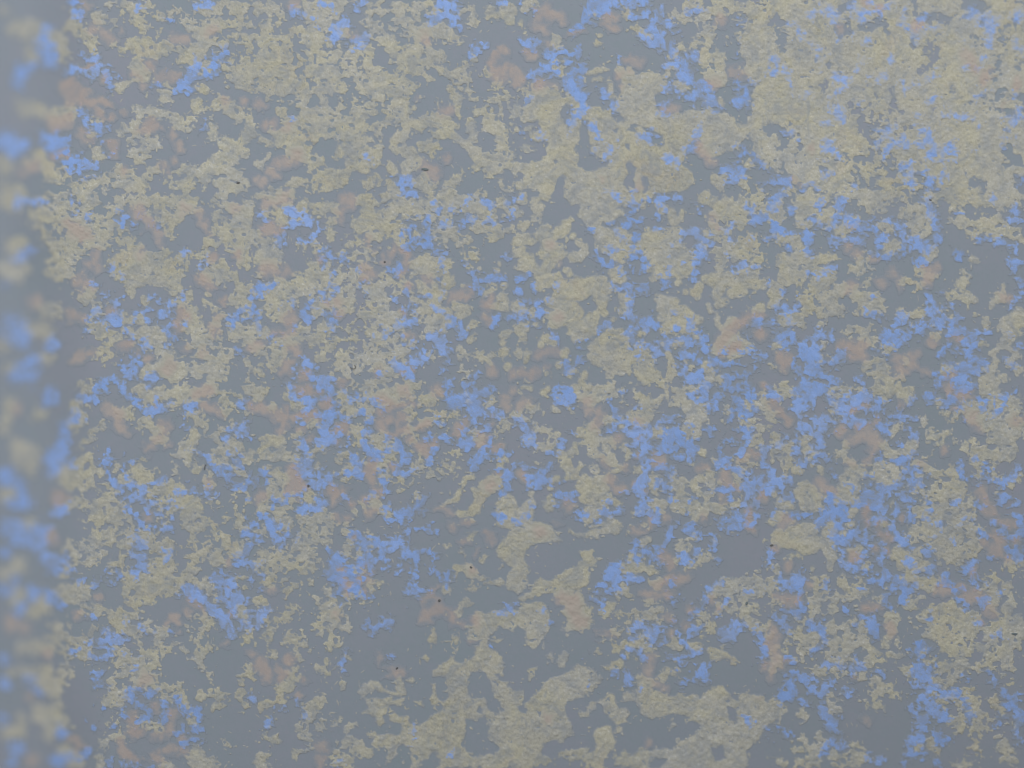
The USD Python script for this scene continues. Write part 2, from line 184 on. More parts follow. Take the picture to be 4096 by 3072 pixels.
b 97,113,4 105,112,4 100,117,3 93,123,3; b 115,117,3 118,124,4 108,127,3 100,131,3; c 105,122,4
b 137,88,2 142,84,3 148,85,2; b 185,80,4 188,77,3 180,85,3 193,80,2; g 175,88,3 180,90,3 188,88,4 195,85,5 200,80,4; g 155,78,2; b 213,82,3; p 205,90,2
b 150,100,3 155,97,3 165,102,3 175,102,3; b 130,102,3 123,104,2; b 133,112,4 140,118,4 137,123,4 130,127,3; b 143,132,6 150,133,4 155,128,4 160,125,4; b 148,137,4; b 160,135,4; b 145,113,3; b 178,128,1.5; b 183,108,3
g 207,95,4 212,97,4; b 205,105,4 213,107,4 218,95,4; g 207,108,3; b 203,118,3 206,123,4 210,118,3; b 180,97,2
g 208,132,5 212,138,6 218,142,5 208,143,3; g 196,140,3
g 3,110,5 10,112,4 17,115,5 15,120,5 10,125,4 20,120,3; c 3,123,4.5; b 15,115,2.5 20,116,2; b 28,119,2.5; g 25,130,2.5; c 22,123,2.5; p 37,130,3; b 47,128,4 53,127,5 50,135,3 57,130,4 50,120,2.5; g 55,135,2 60,133,2; b 62,135,3; g 65,135,4
g 5,145,5 12,143,3 14,150,3; c 8,143,4; b 8,157,4 17,158,4; p 23,158,3; g 22,162,3; b 33,162,3 40,163,3; g 48,147,3; b 51,153,4; b 70,163,3; g 80,150,3 82,155,2 79,160,2
g 100,140,4 103,147,5 108,152,5 112,147,4 107,142,4; c 92,145,3 90,150,3; b 122,152,4 125,158,4; b 135,150,4 138,157,5 148,155,5 150,150,4; g 145,158,4; g 130,155,3; b 125,140,2 118,143,3; g 177,156,4.5 175,160,4; b 218,155,2; g 112,163,3
@1,0
c 10,5,12; b 18,10,5; c 10,48,6 18,45,5; c 10,65,9 18,70,6; b 15,58,4 25,53,4; b 8,80,3; c 40,103,7 50,105,5; c 25,115,5 35,120,6 40,124,5; p 30,95,5; b 5,108,4; b 12,112,5 18,125,8 8,128,5; b 45,132,6; c 3,132,5; b 30,143,5 20,150,5; c 40,143,4; b 15,160,6 28,160,6; c 8,152,4; b 2,120,3
c 35,8,4 45,6,3 55,5,4 60,10,5 50,14,6 40,15,5 32,20,5 30,27,4 40,22,6 50,22,6 57,28,5 45,33,4 36,33,3 38,38,3; b 33,9,2 38,8,2; b 64,5,2 66,12,1.5; g 52,4,2; c 70,5,5 80,4,5 75,12,5 82,12,4 68,20,5 75,22,4 85,22,4 62,25,3; b 77,21,2; b 67,16,1
c 60,32,7 70,33,6 80,32,6 90,33,5 98,32,4 95,38,4 85,40,4 70,40,5 60,40,5 52,40,5 47,45,5 57,47,6 65,47,5 55,53,5 47,56,5 60,58,5 52,65,5 48,72,4 55,73,4 63,70,3; c 44,54,3; p 68,35,5 60,27,5; p 75,40,4; g 47,30,2 48,35,2 45,38,1.5
p 83,50,3 82,58,4 78,62,4 83,65,3 75,68,3 72,75,5 68,78,4 76,78,4; c 78,45,3 85,45,3 93,45,1.5; g 75,55,3; g 68,58,2.5; g 79,70,3
p 75,82,4 73,86,5; c 70,93,3 78,95,2 85,97,1.5; c 75,88,4; b 80,80,2.5
c 97,14,3 100,18,3 105,5,5 103,10,4; c 100,28,4 105,33,2; g 90,8,4 88,15,4 90,22,3; b 105,18,2.5 104,27,1; b 122,21,1.5; c 95,22,2
c 120,10,5 130,5,5 140,5,5; c 135,15,5 128,18,4; g 110,12,4 112,8,3 115,15,3; p 120,15,5 118,20,4 123,25,5 130,27,3; p 122,32,3 132,33,4 138,38,4 139,45,2 135,36,3; g 125,38,4; g 117,32,5; b 135,29,1.5; b 115,26,1.5; g 135,22,2; c 143,20,5 140,25,4; c 150,8,5 158,12,5 165,12,4 155,17,4 150,25,3 147,33,3 152,34,2; p 160,15,4; p 172,20,3 174,26,3 177,33,2 181,35,1; c 175,8,1 175,14,2; c 195,5,4 185,8,3 200,12,4 193,15,4; p 203,14,4
c 110,42,4 113,47,3; c 118,50,5 108,55,4 102,60,4 110,62,5 120,60,6 130,58,6 140,55,5 135,65,6 125,68,6 115,70,5 105,70,4 98,66,3 110,76,4 120,77,4 130,78,4 140,76,5 145,70,5 150,62,4 158,60,4 163,56,3 155,70,4 148,78,4 153,82,4; p 122,53,3; c 95,63,2; b 95,67,1.5; b 106,71,1.2; b 159,51,3 157,55,1.5; g 108,67,1.5
c 113,82,3 112,87,3; b 107,83,1 108,88,.8; b 92,89,1.5 94,93,1.5; b 100,94,4 97,100,3 90,100,2.5 82,103,2.5 79,110,2
c 126,96,3; b 122,103,3 128,103,2.5 120,105,2; b 133,94,1.5 140,97,2 148,97,3 143,103,3 148,107,3 140,108,2; b 97,110,5 103,105,4 100,115,4 105,118,3 112,120,2 113,125,1; b 90,112,2; b 74,119,2; b 126,113,2; b 145,117,4 150,115,3 148,122,3 145,128,2 142,132,2; g 147,107,3
c 150,88,4 158,85,4 163,90,4 160,95,4 150,95,3; b 159,90,2.5
p 95,104,3; p 62,105,4 68,107,3 72,110,3; p 60,112,2; c 80,110,3 83,106,2; c 80,118,5 88,118,4 92,125,5 85,122,4 95,130,5 100,125,3; c 108,110,3 120,110,4 117,108,3; c 115,120,4 120,125,5 128,120,5 135,122,5 125,130,4 130,130,4 140,125,4; b 118,113,1.5; c 105,120,2; p 110,132,3 105,133,3; c 90,135,4 88,142,3 95,142,4; p 82,137,1.5 75,140,2 70,143,3 65,146,2
c 165,105,5 165,115,7 170,122,8 165,130,6 175,130,6 178,120,5 172,138,5; p 158,105,4 155,115,4 162,110,3; p 175,140,4; b 160,115,2.5
b 126,130,3 128,135,2 122,133,1; c 137,137,2 142,135,1.5; p 128,143,2; p 118,138,1.5
b 107,148,3 110,155,4 115,145,3 112,150,3 118,155,3; b 121,142,1.5 120,152,2 119,160,1.5; c 128,152,4 125,158,3 135,150,3; b 130,160,5 124,162,3 133,163,3; b 132,155,1.5; b 92,164,3 98,162,2; b 127,165,3
c 145,143,5 140,150,5 150,150,5 143,158,5 155,155,5 150,160,5; p 147,148,3 143,155,3; p 160,135,3; c 180,145,5 190,148,5 195,152,3 185,153,5 172,152,4 170,158,5 180,160,5 190,160,4
c 195,30,6 200,25,5 208,20,5 215,10,5 210,35,6 218,40,6 200,40,5 190,20,4 185,35,2; c 205,45,5 215,50,5 212,60,5; p 205,55,3; g 190,38,3; g 195,52,4; c 180,45,4 175,52,4 172,58,3 178,60,3 187,43,1.5; b 177,60,2.5 175,66,1.5; p 185,58,3; c 180,65,4 188,68,5 195,65,5 200,70,5 185,75,4 178,72,4 195,75,4 205,75,4; p 175,76,4 180,80,3 185,83,3 190,88,2 195,95,2
c 207,82,4 205,90,4 210,95,4 200,95,3 215,85,4; b 219,90,2; g 185,90,3 195,85,3; c 180,95,3; c 178,88,1.5; c 190,105,3 185,112,3 195,102,3; g 187,103,2; p 187,110,3 192,108,2 180,115,2 185,120,3
b 200,112,3 205,108,3.5 210,103,3 218,102,3 215,110,2 203,117,1; c 212,106,3; c 205,120,5 212,122,5 200,125,4 218,118,5 215,128,4; c 190,125,3 191,132,2 188,140,2; g 205,133,5 208,137,4; b 207,137,1.5 208,141,1; p 217,135,3; c 200,140,1; c 215,148,3; g 205,155,8
@1,1
c 15,5,6 30,3,3; c 3,3,4; p 25,5,5 20,12,4 10,12,6; c 15,18,4 20,20,4 22,25,3; b 5,22,3 6,26,2; g 12,27,4; p 15,33,5 8,32,4 20,32,3; c 22,15,3 28,14,3; c 10,20,3
g 35,7,4 38,10,3; c 38,15,4 42,10,2; b 28,17,3 33,18,3 38,18,3 40,22,2.5 45,24,2.5 48,28,2; b 35,27,2 30,28,2 27,28,2; c 33,25,2 40,26,1.5; b 52,28,2 55,32,1.5; c 46,32,1.2 48,37,1; b 47,42,2 52,41,2 42,43,1.5; b 39,40,1; b 24,37,1.2; b 20,43,2.5 24,44,2
c 50,13,3 55,12,4 62,14,4 58,17,3 50,17,3; c 68,13,3 70,18,2; p 76,8,4 82,7,4 85,12,3 75,15,3; p 73,20,3 72,25,2 75,26,1; g 80,22,3.5; c 92,8,5 97,5,4 98,12,5 95,18,5 100,20,5 92,25,5 88,32,5 95,32,4 85,28,4 100,28,5 108,30,5 105,22,4 112,25,4
c 102,9,1.5; c 63,27,2 66,26,1.5; c 63,32,1.5 66,38,2 63,37,2; c 78,38,1.5; c 82,45,2 83,48,2
c 110,5,3 115,3,3 122,2,4; c 118,18,4 112,20,4 125,12,5 130,15,5 140,12,6 150,8,5 155,15,5 145,18,5 135,20,5 128,22,4; c 160,5,5 170,5,5 163,12,4 175,10,4 185,12,5 190,17,5 198,20,5 203,22,4 195,28,4 188,25,3; c 150,23,4 158,25,3 165,22,3; b 130,2,3 138,3,2; b 147,5,1.5 152,9,1.5; b 133,15,1.2; b 140,20,1.5 142,16,1; b 155,18,2 160,17,1.5; b 168,14,1; b 174,16,2 176,14,1; b 180,14,1.5; b 185,5,1.2
g 172,18,2 185,18,2; c 192,2,3 193,8,2; c 210,8,4 215,15,4; b 199,8,2 202,12,2 205,20,1.5 208,23,3 215,23,2; b 197,27,2 203,25,2; b 217,8,1.5; b 178,28,2 182,24,2 190,23,2; b 145,26,2 148,24,2; b 133,28,2 137,29,1.5; b 160,26,1.5 168,30,2 162,29,2
c 100,38,4 105,38,3 112,35,4 118,32,4 122,40,5 115,42,3; c 125,30,3 132,30,1.5; b 126,37,2 127,42,2 129,48,2; b 132,35,2 133,40,2 140,45,3 147,46,3 155,48,2; b 143,37,3 150,38,3 155,40,2; c 138,38,2.5; c 157,42,2 160,40,2; c 165,35,4 170,38,4 175,46,4 180,40,3 168,45,3; c 160,32,3; g 150,32,4; c 190,30,3 193,33,3 200,33,4 205,35,4 215,33,4; c 205,38,3
c 85,45,3 82,42,1.5; c 88,48,2 86,53,2 84,57,2; c 100,52,2.5 97,55,2; p 98,42,3 100,47,3; p 118,50,2 117,53,2; p 128,52,3 130,58,3 128,65,3 125,70,2; g 105,45,4 112,45,4; g 100,62,3; p 112,60,2.5
b 62,52,4 60,58,4 57,55,2 65,57,3 58,63,2; b 55,51,1; b 75,57,2 78,58,1.5; b 65,70,1.5 63,78,1.5 63,85,1.5; b 86,62,2 88,66,2; b 125,64,2; b 115,68,1.5 122,71,1.5
c 63,63,2.5; p 55,57,2; c 75,62,1.5; c 80,62,1.5 82,66,1; c 92,62,2 97,65,1.5; c 75,53,1.5; c 40,47,2.5; c 50,46,3 55,47,3; c 50,52,1
c 5,45,5 10,45,6 15,50,6 20,52,4 8,55,6 15,60,5; p 10,66,5 20,68,3; p 28,69,3 23,73,2; c 20,77,2; c 5,72,1.5 3,76,1.5
c 50,63,4 47,70,5 55,70,6 60,68,4 55,77,5 62,75,3; c 72,72,4 80,73,5 88,72,4 75,80,5 85,80,4 70,78,3; p 97,65,4 100,70,4 95,75,4 103,72,3; c 103,80,5 98,85,5 105,90,5 112,92,4 110,97,4 98,95,3 105,98,4; g 93,88,4 95,95,2; c 115,75,4 122,78,4 108,75,4; c 118,85,3 125,83,3
c 135,65,4 142,60,4 150,62,5 145,68,5 155,68,4 138,70,4 157,60,3; p 148,75,3 150,80,2; c 140,80,4 147,85,4; p 133,81,3; c 125,78,3
b 157,53,3 162,55,3 165,52,1.5; b 160,60,1.5 162,65,1.5 162,70,1.5; b 158,76,2 161,80,1.5; b 132,87,2.5; b 149,90,2; b 158,92,1.5; b 120,92,1.2 122,95,1; b 92,82,2; b 93,80,2
c 165,60,3 165,80,4 170,77,3; p 170,90,4 178,88,3 185,87,2 172,95,4; c 155,80,4 155,95,5 160,88,4
c 188,52,4 185,57,2 192,58,2 190,47,2; b 181,63,2; c 185,65,2.5 190,68,2; b 187,73,3 191,80,3 194,86,1.5 200,75,2 207,74,2.5 212,75,2 218,78,1.5; c 203,80,2 205,83,3 198,88,2 215,82,3; b 216,55,1.5 218,58,2; c 208,68,2; c 210,62,2; c 212,93,5 215,98,4 205,98,3; p 200,98,4 203,92,3; p 198,108,3 202,112,2; b 205,115,2.5; b 208,108,1.5; b 219,108,2
c 10,83,4 18,82,3 22,78,3 30,82,4 35,75,4 38,80,4 28,90,5 18,90,5 8,90,5 40,88,5 35,92,5; b 3,85,4 5,80,2; b 13,80,2; g 45,80,3; g 27,90,1.5; c 45,88,5 50,82,4; b 58,88,4 62,90,3 67,87,3 52,93,2 48,97,2 45,102,2 43,107,3.5 48,110,2.5; b 67,95,2 68,102,2.5 67,110,2.5 66,116,2 62,120,2 60,122,1.5; b 61,108,3; c 55,98,5 52,104,4 60,103,3; p 62,95,2; b 18,96,2.5; b 32,97,1.5; c 10,100,6 20,100,5 27,100,4 15,108,5; p 32,108,5 28,112,4; c 8,118,5; b 3,112,3 5,118,2; b 33,118,1.5; p 18,122,4 30,122,4; b 18,127,3.5 15,126,2; g 18,131,3
c 70,92,4 75,90,5 72,98,4 82,95,4 78,85,3; p 72,95,3; p 72,105,3; c 87,100,3; g 82,103,4; c 88,103,2
c 95,105,5 105,107,6 115,108,5 120,115,5 110,115,5 100,112,4 118,122,4; c 95,115,2; g 100,115,1.5; c 80,118,4 85,117,3 82,125,4 85,130,2; c 97,120,2 95,123,2
b 102,125,1.5; b 108,120,2 115,123,2 112,126,2; c 105,125,4; g 112,132,3; b 126,128,2; c 120,128,4; b 127,108,2 124,115,3 130,112,4 135,113,3 138,106,3; b 128,100,2 135,97,2; c 140,95,3 145,98,3; c 140,105,4 150,103,5 158,105,4 165,103,3 150,112,4; p 126,103,2; p 132,126,4; b 136,131,2.5; b 120,137,1.5; b 155,101,2 162,103,1.5 165,106,1.5
c 172,97,4 180,100,4 183,103,3 175,107,3; c 187,113,3 185,117,2; b 170,117,3 175,114,3 180,118,4 177,124,3; g 170,122,3.5; b 155,120,3 152,125,3; b 157,133,4 163,130,4 160,137,3 165,138,3 166,142,1.5; c 160,115,4 165,112,4 148,120,4; b 145,138,2
c 190,125,3 185,127,2; c 217,122,4 213,125,3; g 195,130,8; c 178,138,4 182,142,4 190,143,3 200,143,3 208,140,2 215,138,4; c 213,130,3
c 20,130,5 30,128,4 38,127,3 45,125,4 55,125,4 60,118,4 48,130,4 42,118,4; g 52,136,5 48,142,4; c 22,138,5 15,140,4 5,138,5; p 35,138,4 30,135,3; p 3,132,4
c 60,132,4 68,132,4 75,138,3 65,138,4 55,143,3; c 70,145,4 78,142,3; b 40,145,2.5 43,149,3 50,151,3 40,152,2; b 45,147,2; p 27,150,5 22,155,4; c 18,148,5; c 10,145,2; c 4,155,2 6,160,2.5; c 15,155,3
c 95,135,4 93,140,3; c 105,132,4 100,145,4 105,140,5 115,140,6 125,140,5 110,148,6 120,148,5 103,152,4; c 130,135,4; p 105,155,3; b 123,145,2.5 122,150,5 118,147,2; b 130,150,3 128,152,2; c 126,147,1.5; b 135,147,3 143,145,3 140,143,2; b 108,157,2 112,157,1
c 88,142,3 87,150,4 80,148,4 75,150,4 70,155,3 82,155,3; c 66,157,3
p 133,152,3 135,155,2 128,155,3; b 133,158,3 137,160,1.5; c 120,158,5 110,160,5; b 164,148,2 165,155,2; c 150,143,2; c 182,157,1.5; b 191,160,3 190,165,3; p 203,152,3 205,158,2; c 202,147,2; b 57,162,5 65,163,4 50,162,3; b 36,158,1.5; p 42,158,4; b 168,163,2; p 75,163,4; c 218,150,3
@1,2
c 10,3,3 10,8,3; c 3,16,3 8,18,2; b 3,4,3 10,3,1.5; b 1,18,1.5; c 20,8,3 22,7,2; c 27,3,4 30,5,3; c 36,8,1.5 38,12,1; c 22,15,4 25,13,2 20,22,4 25,20,3
c 52,4,5 60,5,6 70,7,6 80,10,6 70,13,4 62,12,5 60,18,4 65,20,5 68,25,5 72,28,5; b 77,3,2 85,4,3 92,5,2; c 85,8,5 90,9,4; c 100,5,4; b 105,5,2.5 107,12,2 106,16,1.5; c 98,11,2; c 85,20,4 82,23,3 90,18,3 95,19,2
b 113,6,2 118,6,2.5; b 130,5,4 128,8,3; b 144,5,2; b 121,1,2; c 113,12,2; c 126,12,3 130,15,4; c 138,18,4 140,25,4 145,22,3 147,17,2; b 126,20,2 128,23,2; b 133,17,1.5; b 161,15,2
b 86,27,1.5; b 92,31,3 97,28,3 103,26,3 108,27,3 100,24,2 110,24,1.5
c 75,33,5 80,36,5 85,38,5 90,40,5 95,35,4 78,42,5 85,46,6 95,45,5 100,40,4 80,50,4 90,50,5 100,50,4 95,55,5 85,55,3; b 88,33,1.5 91,37,2 95,42,2; b 67,32,2; b 78,51,2 84,50,2.5 88,51,2; b 72,53,2; c 92,58,4; g 83,58,2; b 76,60,3 80,63,3 88,64,2; b 78,66,2; c 87,70,4 95,68,3 90,75,4 98,75,3; b 93,70,1.5 98,70,1.5
b 108,39,3 107,43,2; b 103,48,3; b 110,53,2 107,58,3 103,62,2; b 112,58,2; b 115,62,2 115,66,2 110,67,2; g 109,63,3; b 125,32,1.5 130,33,2; c 118,32,1.5
c 117,40,5 125,37,5 135,36,5 143,34,4 140,40,4 130,44,5 120,46,5 112,48,4 115,52,4 122,55,5 132,52,5 142,48,4 150,52,5 155,55,5 145,58,5 135,60,5 125,62,5 120,65,4 145,66,5 155,62,4 142,72,4 150,68,4 127,71,4 122,75,1.5; b 138,46,3 143,42,1.5; b 135,52,1.5 136,57,1; b 134,69,2 137,65,1; b 148,60,1.5; b 133,78,2 131,82,2; b 128,70,1; c 143,78,3
b 148,36,2 155,35,3 160,37,3 165,40,4 170,42,3; b 162,48,4 165,55,4 163,60,3 160,63,2; c 164,47,2; b 157,70,3 155,75,2 158,78,2; b 160,68,1.5; g 155,43,4
c 165,5,4 168,2,3; c 175,10,5 185,12,5 195,15,5 200,18,4 175,18,5 182,22,5 190,24,5 200,25,4 172,27,4 178,32,5 185,30,4 172,35,4; p 173,22,3 176,30,3; b 205,12,3 208,18,3 210,24,3 215,28,3; b 218,20,2; b 190,30,3 187,32,3; b 189,41,3; b 205,37,1.5 207,42,2; c 180,42,6 188,47,6 178,52,5 195,45,5 205,42,4 212,45,4 200,52,5 190,56,5 182,60,4 180,66,4; c 210,55,4 215,60,4; b 191,68,2.5 197,66,2 207,66,2.5 212,67,2; g 205,57,2; b 182,51,1
c 205,5,4 212,8,4 218,15,3 215,3,3
c 170,75,5 178,75,5 188,75,6 198,73,5 208,72,5 195,80,5 205,78,5 215,80,5 180,82,5 175,92,4 178,97,4 185,95,3; c 162,83,4 157,88,3; c 160,90,3; c 150,87,2.5; g 170,92,3 173,95,2; c 170,98,2 172,103,2; g 210,93,5 205,95,4; c 190,88,4 200,86,3; c 215,100,4; c 210,103,3; c 177,105,1.5 178,115,2 181,118,2; c 190,110,4 188,115,4; g 195,102,6 183,105,4
b 88,80,2 93,83,2 100,82,2.5 103,86,1.5; b 115,84,2 116,87,2; b 109,84,1
c 30,30,5 25,38,5 35,38,5 45,33,4 50,24,3 45,28,3 30,45,5 40,48,4; c 28,52,5 36,54,5 45,53,3; c 60,43,5 65,45,3 62,52,4 58,57,4 52,56,4; g 47,48,3.5; g 43,42,1.5; c 52,38,2; p 33,46,3; c 45,25,2; c 10,30,4 15,25,3; c 3,33,2
c 12,40,5 5,42,5 18,42,3; c 10,52,5 5,53,4; g 14,50,2; c 15,58,5 10,62,5 18,65,4 5,65,3; p 40,62,2; c 35,60,4 30,65,5 25,72,5 23,80,4 32,78,5 40,72,4; c 47,67,2 50,72,2; c 55,77,4 50,82,6 40,82,6 62,80,5 70,78,5 78,77,4 60,88,5 50,90,5 40,88,5 75,82,5 82,82,4 85,85,3 73,88,4
c 75,95,3 80,92,4 77,102,4 80,105,3; c 95,90,2 98,93,4 97,100,3 95,103,3; b 103,97,2.5 104,93,1.5; b 97,104,2 103,106,2.5 108,108,1.5
b 5,78,3 12,74,2 15,73,2; b 18,82,2 20,86,1.5; b 4,84,2 7,88,2; b 38,81,1; b 10,95,3 15,97,3 22,97,3 28,95,2.5 32,94,2; b 12,100,2.5 20,108,3 26,105,2 25,100,2; b 15,109,2 3,107,2.5; c 17,104,3; c 10,102,3; b 26,113,2
c 30,95,3 37,97,5 45,98,5 52,100,6 57,105,5 52,110,6 42,108,5 33,107,4 58,113,3 45,115,4 35,113,3; p 40,108,3; c 68,108,4 63,113,4 70,115,3 73,105,3
c 3,98,4 8,100,3; c 10,116,4 5,120,4 10,126,3; c 20,114,2; c 50,120,4 60,118,5 70,120,4 55,127,3; g 45,120,4; b 33,122,1 37,126,2.5 40,128,2
c 127,93,4 133,93,4 140,95,4 130,100,5 140,103,6 130,108,4 148,102,4 155,108,4 162,110,3 150,112,5 140,112,6 133,118,5 145,118,5 155,118,4; b 141,102,1.2; b 142,118,3 148,118,2; b 153,118,3 152,110,2; b 134,125,2; b 163,122,3; c 160,125,2; c 124,89,1.5 127,92,1.5
b 120,108,2 120,113,3 115,115,3 110,113,2; b 122,118,2 127,115,1; b 82,116,2 77,118,1.5 75,119,1.5; c 87,110,2
b 105,120,3 100,123,3 108,118,2; b 100,124,3 104,130,2.5; c 112,122,3 118,122,2; b 116,120,2; b 112,130,2 107,132,2; c 85,122,4 95,128,4 92,123,4 80,128,5 88,130,5 75,130,4 70,135,4 98,132,3; g 120,127,3.5
b 125,138,5 120,135,3 128,140,3 125,143,2; b 125,130,1.5; c 130,131,1.5; b 133,136,2; b 150,132,5 145,128,4 157,130,4 165,128,3 140,130,3; b 168,135,3 160,137,3; b 147,140,4 157,142,3; c 138,132,2 147,130,2
b 135,127,2
c 185,125,5 178,135,5 195,130,5 205,135,4 190,140,4; p 180,130,4 188,120,4 195,115,4 205,108,4 215,107,3; p 195,133,3 183,138,3; b 210,112,2.5 218,115,2.5 203,117,2; p 215,122,4; b 200,127,2.5; b 183,138,2.5; b 199,137,2; b 208,137,2; b 218,141,3
b 58,130,2 61,135,1.5 62,140,2 57,145,3 60,142,2; b 65,129,1; b 44,145,1.2 45,150,2 48,153,3 49,148,1
c 45,140,4 47,138,3; c 30,127,4 35,130,3; c 25,132,3; c 5,138,3 7,142,2; c 13,140,3 12,146,2; p 22,142,3 30,139,2.5 37,138,1.5; p 8,156,3 15,158,3 20,155,3; p 1,158,3; p 30,152,2; c 30,157,2; c 40,150,3
c 75,140,5 85,138,5 95,138,5 88,145,6 98,145,5 78,148,4 70,145,3 90,155,5 100,152,5 85,160,4; c 110,135,4 112,143,5 105,140,4 118,145,3 110,152,5 118,157,4 122,160,4 130,163,2; c 68,142,3; g 75,152,4 72,150,2; b 110,140,2
c 52,155,3 50,158,3; g 55,160,4; c 63,158,3 60,163,3; g 100,163,4; c 113,162,3
c 135,140,1.5 138,148,1.5 138,155,1.5 136,160,1.5; b 142,150,1.5; b 145,156,1 150,153,1.5
c 168,150,4 172,155,3; b 152,160,4 158,163,3 160,158,3 165,155,2; b 172,150,4 180,148,4 178,152,3 190,147,2 200,150,1.5; c 154,150,2; b 200,148,1 210,152,1.5; b 195,160,4 188,162,4 203,160,2; b 215,146,1; c 180,161,3; c 170,162,3; b 162,145,3; b 200,156,1
@1,3
c 5,20,6 20,2,5 60,-2,6 75,2,5; c 100,10,4 120,0,5 145,5,4 165,2,6 190,8,5 205,-2,6; c 170,20,5 190,28,5 215,5,5; c 60,35,4 75,25,4 100,30,4
c 28,8,6 35,5,5 32,15,6 27,20,4 37,17,4 45,8,5 50,5,4; b 5,5,5 12,3,4 3,10,4 8,14,3; g 18,5,4 17,12,4; b 21,15,2.5 20,18,2; b 45,6,2 47,3,2; b 44,12,2 45,16,1.5; c 50,20,5 48,27,5 55,15,4; b 62,8,3 65,5,2 60,13,2.5; g 14,20,3; c 10,20,1.5; b 5,28,4 10,30,3 17,33,3 3,23,2; b 24,24,1.5; b 38,25,3 42,28,3; c 28,28,3 35,27,3
g 75,12,5 78,18,5 72,20,3; b 60,20,4 65,22,4 68,25,4 58,27,4 63,30,3; b 75,30,5 80,34,5 85,32,4 90,28,3 78,42,4 72,40,3; b 95,27,2; b 50,32,3 45,33,3; p 72,29,2; c 92,32,2
c 22,40,5 25,50,5 20,55,4 30,53,4 12,40,3 10,37,2; b 33,35,4 35,42,4 36,50,4 37,55,2; g 45,35,5 48,42,4 43,45,3; b 52,40,3 57,45,3; b 16,48,1.5; b 3,40,3
c 65,38,3; c 82,8,5 78,5,4 90,4,4 98,5,5 105,3,4 85,15,5 88,20,2; g 95,12,3; c 97,12,2 98,15,1; g 105,12,6 112,8,4 105,20,6; g 125,5,6 122,3,4; b 105,25,2
c 118,20,4 125,15,4 130,12,4 135,18,4 138,25,4 130,25,5 122,28,4 128,33,4 135,32,4; g 137,32,1.5
b 138,5,3 140,12,2.5 142,20,3 143,28,3 147,35,3 148,40,3; g 150,10,4; g 147,27,2; b 112,30,3 117,35,3
c 155,5,4 165,3,4 170,8,4 160,12,3; b 164,17,2 166,20,1.5; c 168,22,4 165,28,3 175,25,4 160,28,3; g 175,18,6 182,20,5; c 185,8,3 190,5,3; b 195,5,2 192,8,2; c 205,5,3 200,12,3; g 210,12,4; b 215,15,3 213,22,4 208,27,4; b 218,22,3
c 195,25,4 203,28,4 210,32,4 200,35,4 192,35,3 185,30,3 175,38,2; b 190,40,3 182,42,2; b 200,42,3 208,45,3 213,48,3; c 215,38,4
b 100,40,3 95,45,3 103,47,2; b 125,40,4 130,45,4 125,48,3 140,46,3 133,52,4 132,58,4 138,60,2 128,58,2; c 108,45,4 103,42,3 105,48,3; b 115,48,3 118,45,3; b 103,54,3 97,54,2; b 117,55,2.5 113,55,2; c 138,55,4 145,52,3; b 88,51,1.5
c 82,60,5 80,68,4 75,63,4 85,65,4 88,72,2; p 80,53,3 78,52,3; p 70,47,3; p 92,58,1.5; g 92,53,3
b 163,55,2.5 166,53,2; c 177,57,2 180,60,1.5; c 170,68,2.5 175,72,2 165,77,2.5 172,80,2 168,83,2; g 190,50,8 200,55,8 205,65,8; b 213,60,2.5 216,65,2 213,71,1.5; b 218,80,1.5
c 130,65,3 135,72,4 145,72,3; p 135,65,4 140,68,5 138,75,4 145,65,3; p 107,70,2.5 110,72,2; p 95,77,2 100,78,1.5; p 70,83,3 75,80,2; p 115,80,3; c 120,78,3 128,80,3; c 83,80,2 81,84,1.5
c 12,62,5 18,60,5 30,60,5 40,62,4 50,58,4 58,58,3; c 15,70,5 12,78,4 20,78,4 28,72,5 35,70,5 42,72,5 48,70,4; b 37,71,1.5 40,73,1.5; b 51,69,2 56,67,2; g 36,66,2; c 55,73,4 48,80,5 40,82,5 50,88,5 58,88,5 65,85,4 45,95,4 55,97,4 62,102,3; c 38,88,5 30,88,3 35,95,4; c 28,82,3
c 3,88,4 8,82,3 8,90,4 2,98,3; b 12,88,1.2; b 2,80,2; g 18,92,5 25,85,3
c 78,90,5 85,95,5 93,95,5 98,98,4 90,102,4 82,100,4; b 93,91,1.5; b 86,103,1.5 95,106,2; c 118,105,3 125,108,4 128,112,2 130,103,3
b 8,100,3 15,103,3 22,100,3 27,96,3; b 10,105,2
c 20,108,5 12,110,4 28,112,3 35,100,4; b 5,113,3 12,115,2 20,113,2; b 5,128,3 15,120,4 20,125,3 10,122,3; c 28,115,2; c 45,108,2 47,113,2
b 45,120,3 42,125,3 47,118,2; b 54,122,3 55,126,3; b 17,132,3 3,133,2; b 30,133,4 35,138,5 40,135,5 30,142,5 38,145,5 45,138,4; c 10,132,4; b 27,155,3 35,152,4 45,148,4; b 25,150,3; b 60,145,4 55,147,3 65,140,2.5; b 42,158,4 50,160,4 57,162,3 35,163,4; b 80,162,2
c 47,133,2 48,142,2 46,146,2; c 50,143,2; p 15,145,4 12,150,4 10,142,3; c 5,150,3; b 22,148,2
c 68,120,2.5 70,123,2; c 83,120,4 87,118,3 85,127,4 90,130,3; c 78,120,3; p 65,132,4 75,135,4 80,140,4 72,142,3; p 82,132,3
b 100,125,4 108,122,4 115,120,3 122,123,3 108,130,4 115,130,4 100,130,2 118,127,3; b 110,113,3 115,110,3; b 130,120,3 135,115,3 128,117,2; b 92,136,2 98,137,2; b 102,142,2; c 105,136,4 110,135,2; g 103,132,2
